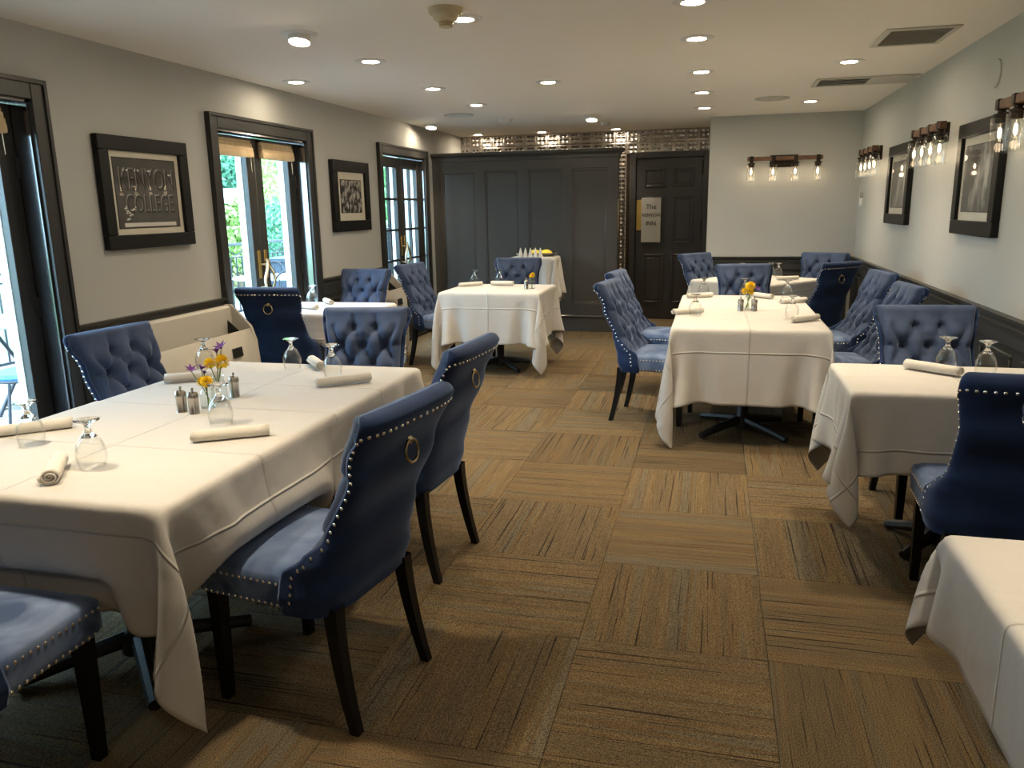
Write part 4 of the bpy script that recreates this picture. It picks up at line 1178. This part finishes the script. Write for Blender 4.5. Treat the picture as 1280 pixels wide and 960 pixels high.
vase(-1.868, 2.580, 'short glass vase with one low yellow flower and purple petals', [('y', 0.010, -0.010, 0.108, 0.95), ('y', -0.024, 0.008, 0.103, 0.8), ('p', -0.030, 0.020, 0.150, 1.0), ('p', -0.055, -0.010, 0.150, 0.9), ('p', -0.012, 0.010, 0.135, 0.8)], 1.0)
vase(-1.893, 2.690, 'taller glass vase with two yellow flowers and a purple bloom', [('y', 0.020, 0.005, 0.145, 1.15), ('y', -0.022, -0.008, 0.140, 0.9), ('p', 0.000, 0.010, 0.180, 1.1), ('p', 0.016, 0.016, 0.195, 1.0)], 1.1)
# small table by the left wall
goblet(-3.160, 5.840, 'upside-down goblet on the small table by the left wall')
goblet(-3.195, 5.925, 'second upside-down goblet, just behind the other on the wall-side table')
napkin((-3.110, 5.540), (-2.920, 5.460), 'bluish-lit rolled napkin on the small table by the left wall')
napkin((-3.070, 5.905), (-2.950, 5.760), 'rolled napkin pointing at us on the small table by the left wall')
vase(-3.200, 5.600, 'vase with yellow flower seen before the French doors', [('y', 0.012, 0.0, 0.125, 1.1), ('y', -0.015, 0.01, 0.120, 0.9)], 1.0)
# square table before the partition
goblet(-2.262, 7.465, 'upside-down goblet on the left of the square table')
goblet(-2.020, 7.515, 'upside-down goblet in front of the blue chair at the square table')
napkin((-2.345, 7.230), (-2.170, 7.400), 'rolled napkin at the left of the square table', 1.0, 0.24)
napkin((-2.060, 7.395), (-1.860, 7.385), 'rolled napkin at the back of the square table', 1.15, 0.22)
mill(-1.650, 7.080, 'steel mill beside the vase on the square table')
vase(-1.610, 7.135, 'narrow vase with a yellow flower on the square table', [('y', 0.008, 0.0, 0.125, 1.0), ('y', -0.012, 0.01, 0.112, 0.7), ('p', -0.018, 0.012, 0.125, 0.6)], 1.0)
# large right table
goblet(-0.100, 5.450, 'upside-down goblet at the near left corner of the large right table', 1.05)
goblet(0.515, 5.410, 'upside-down goblet at the near right corner of the large right table', 1.05)
goblet(-0.060, 6.660, 'upside-down goblet at the far left of the large right table', 1.05)
goblet(0.575, 6.500, 'upside-down goblet at the far right of the large right table', 1.05)
goblet(0.262, 6.640, 'upside-down goblet behind the flowers on the large right table', 1.05)
napkin((-0.245, 5.495), (-0.055, 5.600), 'rolled napkin by the near left goblet of the large right table', 1.0, 0.225)
napkin((-0.190, 6.480), (0.010, 6.590), 'rolled napkin at the far left of the large right table')
napkin((0.505, 5.195), (0.660, 5.335), 'rolled napkin under the near right goblet of the large right table', 1.05)
napkin((0.510, 6.180), (0.690, 6.300), 'rolled napkin at the right edge of the large right table', 1.0, 0.225)
napkin((0.330, 6.640), (0.460, 6.480), 'rolled napkin right of the flowers on the large right table')
mill(0.203, 5.735, 'left steel mill of the pair on the large right table')
mill(0.295, 5.740, 'right steel mill of the pair on the large right table')
vase(0.255, 5.825, 'glass vase with yellow and mauve flowers on the large right table', [('y', 0.010, -0.01, 0.150, 1.3), ('y', -0.024, -0.012, 0.118, 0.9), ('y', 0.016, -0.02, 0.115, 0.8), ('p', 0.034, 0.010, 0.165, 0.9), ('p', 0.050, 0.0, 0.130, 0.9)], 1.1)
# diamond table
goblet(0.300, 8.430, 'upside-down goblet left on the diamond-wise table')
goblet(0.585, 8.500, 'farther of two upside-down goblets on the diamond-wise table')
goblet(0.650, 8.440, 'nearer of two upside-down goblets on the diamond-wise table')
napkin((0.605, 8.075), (0.820, 8.170), 'rolled napkin on the right side of the diamond-wise table')
# small right table
goblet(1.018, 3.785, 'upside-down goblet on the small right table, behind the napkin', 1.06)
goblet(1.150, 3.700, 'upside-down goblet just above the dark chair back at right', 1.06)
napkin((0.870, 3.800), (1.035, 3.655), 'rolled napkin on the small table by the right wall', 1.1, 0.24)

# service stand goods
tr = thing('serving_tray', 'shallow oval metal tray on the service stand', 'tray', (-2.0, 9.085, 0.9385))
trm = MB(); el = []
for k in range(41):
    a = 2*PI*k/40; el.append((math.cos(a), math.sin(a)))
G = [[(rx*c*0.0+c*rx, s_*ry_, z) for c, s_ in el] for rx, ry_, z in ((0.002, 0.001, 0.002), (0.17, 0.10, 0.002), (0.215, 0.135, 0.012), (0.255, 0.160, 0.040), (0.262, 0.165, 0.040), (0.215, 0.135, 0.006), (0.17, 0.10, -0.001), (0.002, 0.001, -0.001))]
trm.grid(G).build('dish', 'brushed_steel', tr, sharp=50)
cone = [(0.026, 0), (0.024, 0.02), (0.018, 0.05), (0.010, 0.085), (0.003, 0.105), (0, 0.107)]
for k, lb in enumerate(('leftmost', 'second from left', 'middle', 'second from right', 'rightmost')):
    o = thing('folded_napkin', '%s of the five white cone napkins on the service stand' % lb, 'napkin', (-2.135+0.058*k, 8.893, 0.9365), 0, 'white cone-folded napkins on the service stand')
    MB().lathe(cone, 14).build('cone', 'napkin_cloth', o, sharp=60)
    MB().lathe([(0.030, 0), (0.028, 0.014), (0.0235, 0.022), (0.025, 0.0)], 14).build('cuff', 'napkin_cloth', o)
yc = thing('yellow_cloth', 'crumpled yellow cloth lying in the serving tray', 'cloth', (-1.94, 9.09, 0.9445))
G = []
for i in range(19):
    row = []
    for j in range(17):
        u = -1+2*i/18; a = PI*j/16
        r_ = (1-abs(u)**3)**0.5
        row.append((u*0.15, -0.05*math.cos(a)*r_, 0.058*math.sin(a)*r_*(1+0.25*math.sin(5*u+3*a))+0.001))
    G.append(row)
MB().grid(G).build('folds', 'yellow_cloth', yc, sharp=70)

# ================================================================== OUTDOORS
GZ = -0.10
gr = MB().box(-60, -8.2, -25, 60, GZ-0.3, GZ-0.05).build('lawn', 'lawn'); struct(gr, 'bright green lawn beyond the patio railing', 'lawn')
pb = MB().box(-8.2, XL-0.25, -6, 24, GZ-0.25, GZ-0.012).build('patio', 'paver_joint'); struct(pb, 'brick patio outside the French doors', 'patio')
pm1 = MB().cbox(-0.098, 0.098, -0.048, 0.048, -0.03, 0, 0.004).mesh('brick', 'paver')
cnt = 0
for i in range(9):
    for j in range(32):
        x = -4.0-0.204*i; y = 2.9+0.104*j
        if cnt < 290: put('brick', pm1, pb, (x+(0.1 if j % 2 else 0), y, GZ)); cnt += 1
rest = MB()
for i in range(23):
    for j in range(200):
        x = -3.75-0.204*i; y = -4+0.104*j
        xx = x+(0.1 if j % 2 else 0)
        if -5.85 < x < -3.95 and 2.85 < y < 6.25: continue
        if xx < -8.05: continue
        rest.box(xx-0.098, xx+0.098, y-0.048, y+0.048, GZ-0.03, GZ)
tag(rest.build('brick_field', 'paver', pb), kind='stuff')
# railing along the patio edge
rl = thing('patio_railing', 'dark iron railing with curved infill along the patio edge', 'railing', (-7.0, 0, GZ))
MB().cbox(-0.025, 0.025, 4.0, 21.0, 1.10, 1.14, 0.004).build('top_rail', 'outdoor_iron', rl)
MB().cbox(-0.015, 0.015, 4.0, 21.0, 0.92, 0.94, 0.003).build('mid_rail', 'outdoor_iron', rl)
MB().cbox(-0.015, 0.015, 4.0, 21.0, 0.10, 0.13, 0.003).build('bottom_rail', 'outdoor_iron', rl)
bal = MB().cbox(-0.009, 0.009, -0.009, 0.009, 0.12, 0.93, 0.002).mesh('baluster', 'outdoor_iron')
for k in range(112): put('baluster', bal, rl, (0, 4.1+0.15*k, 0))
wv = [(0, 4.0+0.05*k, 1.01+0.05*math.sin(k*0.55)) for k in range(340)]
MB().tube(wv, 0.011, 6).build('scroll_band', 'outdoor_iron', rl)
for k in range(9): MB().cbox(-0.03, 0.03, 4.0+2.1*k-0.03, 4.0+2.1*k+0.03, 0, 1.20, 0.004).build('post', 'outdoor_iron', rl)
# white pergola columns
for k, (x, y) in enumerate(((-6.7, 10.65), (-6.7, 13.4), (-6.7, 16.3), (-6.7, 7.2))):
    o = thing('porch_column', ['white porch column seen through the left leaf of the middle French doors', 'white porch column seen through the right part of the doors', 'far white porch column seen through the many-paned doors', 'white porch column near the first French door'][k], 'column', (x, y, GZ), 0, 'white porch columns')
    MB().cbox(-0.09, 0.09, -0.09, 0.09, 0, 3.0, 0.008).build('shaft', 'outdoor_white', o)
    MB().cbox(-0.14, 0.14, -0.14, 0.14, 0, 0.22, 0.01).build('plinth', 'outdoor_white', o); MB().cbox(-0.14, 0.14, -0.14, 0.14, 2.85, 3.0, 0.01).build('capital', 'outdoor_white', o)
# foliage
def leaves(n_, radii, seed, size, droop=0.0):
    rnd = random.Random(seed); mb = MB()
    for k in range(n_):
        while True:
            p = Vector((rnd.uniform(-1, 1), rnd.uniform(-1, 1), rnd.uniform(-1, 1)))
            if 0.25 < p.length < 1: break
        p = p*(0.75+0.25*rnd.random())
        q = Vector((p.x*radii[0], p.y*radii[1], p.z*radii[2]))
        M = T(q) @ RZ(rnd.uniform(0, 6.28)) @ RX(rnd.uniform(-1.2, 1.2)+droop) @ RY(rnd.uniform(-1, 1))
        s_ = size*rnd.uniform(0.6, 1.3)
        mb.add([(0, -s_, 0), (s_*0.45, 0, s_*0.12), (0, s_, 0), (-s_*0.45, 0, s_*0.12)], [(0, 1, 2, 3)], M)
    return mb
def tree(name, label, cat, loc, crown_z, radii, mat, n_, seed, size, trunk=True, droop=0.0, group=None):
    o = thing(name, label, cat, loc, 0, group)
    lf = leaves(n_, radii, seed, size, droop).build('foliage', mat, o, sharp=20); lf.location = (0, 0, crown_z); lf['kind'] = 'stuff'
    if trunk:
        MB().tube([(0, 0, 0), (0.05, 0.03, crown_z*0.5), (0, 0, crown_z)], [0.16, 0.12, 0.06], 10).build('trunk', 'bark', o)
    else:
        MB().tube([(0, 0, 0), (0.02, 0, crown_z)], [0.05, 0.02], 8).build('stem', 'bark', o)
G_ = 'trees and shrubs outside'
tree('shade_tree', 'drooping green tree seen through the right leaf of the middle doors', 'tree', (-11.5, 19.5, GZ), 3.0, (1.8, 1.8, 2.6), 'leaf_light', 9000, 1, 0.085, droop=0.6, group=G_)
tree('shade_tree', 'yellow-green tree seen through the left leaf of the middle doors', 'tree', (-10.1, 15.4, GZ), 1.75, (1.3, 1.4, 1.8), 'leaf_yellow', 8000, 2, 0.08, group=G_)
tree('shade_tree', 'blue-green shrub seen low through the right leaf of the middle doors', 'tree', (-8.0, 13.9, GZ), 1.0, (0.72, 0.9, 1.0), 'leaf_dark', 5000, 3, 0.045, group=G_)
tree('shade_tree', 'tall dark tree standing far back on the lawn', 'tree', (-16.0, 24.8, GZ), 3.6, (2.9, 3.0, 3.8), 'leaf_dark', 8000, 4, 0.17, group=G_)
tree('shade_tree', 'broad light tree far back on the lawn', 'tree', (-13.5, 30.5, GZ), 4.2, (3.8, 3.8, 4.0), 'leaf_light', 8000, 5, 0.19, group=G_)
tree('shade_tree', 'tree beyond the first French door', 'tree', (-13.0, 9.4, GZ), 3.8, (2.4, 2.4, 2.6), 'leaf_light', 7000, 6, 0.13, group=G_)
tree('shade_tree', 'tree seen through the many-paned doors', 'tree', (-10.4, 23.2, GZ), 3.0, (2.2, 2.2, 2.9), 'leaf_light', 7000, 7, 0.13, group=G_)
tree('shade_tree', 'far row tree closing the garden view on the left', 'tree', (-25.0, 18.0, GZ), 4.0, (4.2, 4.6, 4.2), 'leaf_yellow', 7000, 8, 0.20, group=G_)
tree('shade_tree', 'tall light tree filling the far right of the middle doors', 'tree', (-22.5, 35.0, GZ), 4.2, (3.6, 3.8, 4.4), 'leaf_dark', 8000, 9, 0.20, group=G_)
# hanging ball of foliage in a pale pot
hb = thing('hanging_basket', 'dense green ball of foliage in a pale hanging pot outside', 'plant', (-6.75, 10.15, 1.62))
lf = leaves(2600, (0.36, 0.36, 0.34), 11, 0.045).build('foliage', 'leaf_dark', hb, sharp=20); lf.location = (0, 0, 0.46); lf['kind'] = 'stuff'
MB().lathe([(0.10, 0.0), (0.17, 0.10), (0.22, 0.19), (0.23, 0.20), (0.0, 0.18)], 24).build('pot', 'outdoor_white', hb)
ch = MB()
for k in range(3):
    a = 2*PI*k/3; ch.tube([(0.22*math.cos(a), 0.22*math.sin(a), 0.19), (0, 0, 1.1)], 0.005, 5)
ch.build('hanger', 'outdoor_iron', hb)
MB().tube([(0, 0, 1.1), (0, 0, 1.25), (0, 0.45, 1.26)], 0.012, 6).build('bracket', 'outdoor_iron', hb)
# patio tables, chairs, planter
def patio_table(x, y, label):
    o = thing('patio_table', label, 'table', (x, y, GZ), 0, 'outdoor tables')
    MB().lathe([(0.0, 0.74), (0.50, 0.74), (0.51, 0.75), (0.50, 0.765), (0, 0.765)], 32).build('top', 'patio_stone', o)
    for k in range(3):
        a = 2*PI*k/3+0.4; MB().tube([(0.34*math.cos(a), 0.34*math.sin(a), 0.0), (0.08*math.cos(a), 0.08*math.sin(a), 0.38), (0.30*math.cos(a), 0.30*math.sin(a), 0.74)], 0.016, 8).build('leg', 'outdoor_iron', o)
patio_table(-5.6, 9.35, 'stone-topped patio table outside the middle French doors')
patio_table(-5.55, 5.35, 'patio table outside the first French door')
def patio_chair_proto():
    o = thing('patio_chair', 'tmp', 'chair', (0, 0, GZ), 0, 'black iron patio chairs with blue seats')
    MB().lathe([(0.0, 0.43), (0.21, 0.43), (0.225, 0.45), (0.21, 0.475), (0, 0.485)], 28).build('seat_cushion', 'patio_blue', o)
    MB().torus(0.215, 0.012, 28, 6, T((0, 0, 0.425))).build('seat_ring', 'outdoor_iron', o)
    for sx_ in (-1, 1):
        for sy_ in (-1, 1):
            MB().tube([(sx_*0.15, sy_*0.15, 0.43), (sx_*0.20, sy_*0.21, 0.0)], 0.011, 6).build('leg', 'outdoor_iron', o)
    arch = [(0.20*math.cos(a), -0.18-0.05*math.sin(a), 0.43+0.47*math.sin(a)**0.6) for a in [PI*k/24 for k in range(25)]]
    MB().tube(arch, 0.011, 6).build('back_hoop', 'outdoor_iron', o)
    for x in (-0.10, 0.0, 0.10): MB().tube([(x, -0.19, 0.43), (x*1.05, -0.225, 0.83)], 0.007, 6).build('back_rod', 'outdoor_iron', o)
    return o
pc = patio_chair_proto()
for k, (x, y, a, lb) in enumerate(((-4.95, 4.72, 2.6, 'iron patio chair with blue seat close outside the first French door'), (-5.3, 6.2, 2.0, 'second iron patio chair outside the first French door'), (-5.05, 8.75, 0.6, 'iron patio chair at the stone-topped table outside'), (-6.1, 10.0, 3.0, 'iron patio chair on the far side of the stone-topped table'), (-6.1, 6.6, 4.0, 'iron patio chair near the railing beyond the first door'))):
    o = pc if k == 0 else copy_tree(pc); o.location = (x, y, GZ); o.rotation_euler = (0, 0, a); o['label'] = lb
pl = thing('planter_box', 'dark slate planter box by the railing outside', 'planter', (-6.55, 11.9, GZ))
MB().cbox(-0.30, 0.30, -0.75, 0.75, 0, 0.86, 0.01).build('box', 'planter_slate', pl)
MB().cbox(-0.33, 0.33, -0.78, 0.78, 0.82, 0.88, 0.006).build('rim', 'planter_slate', pl)
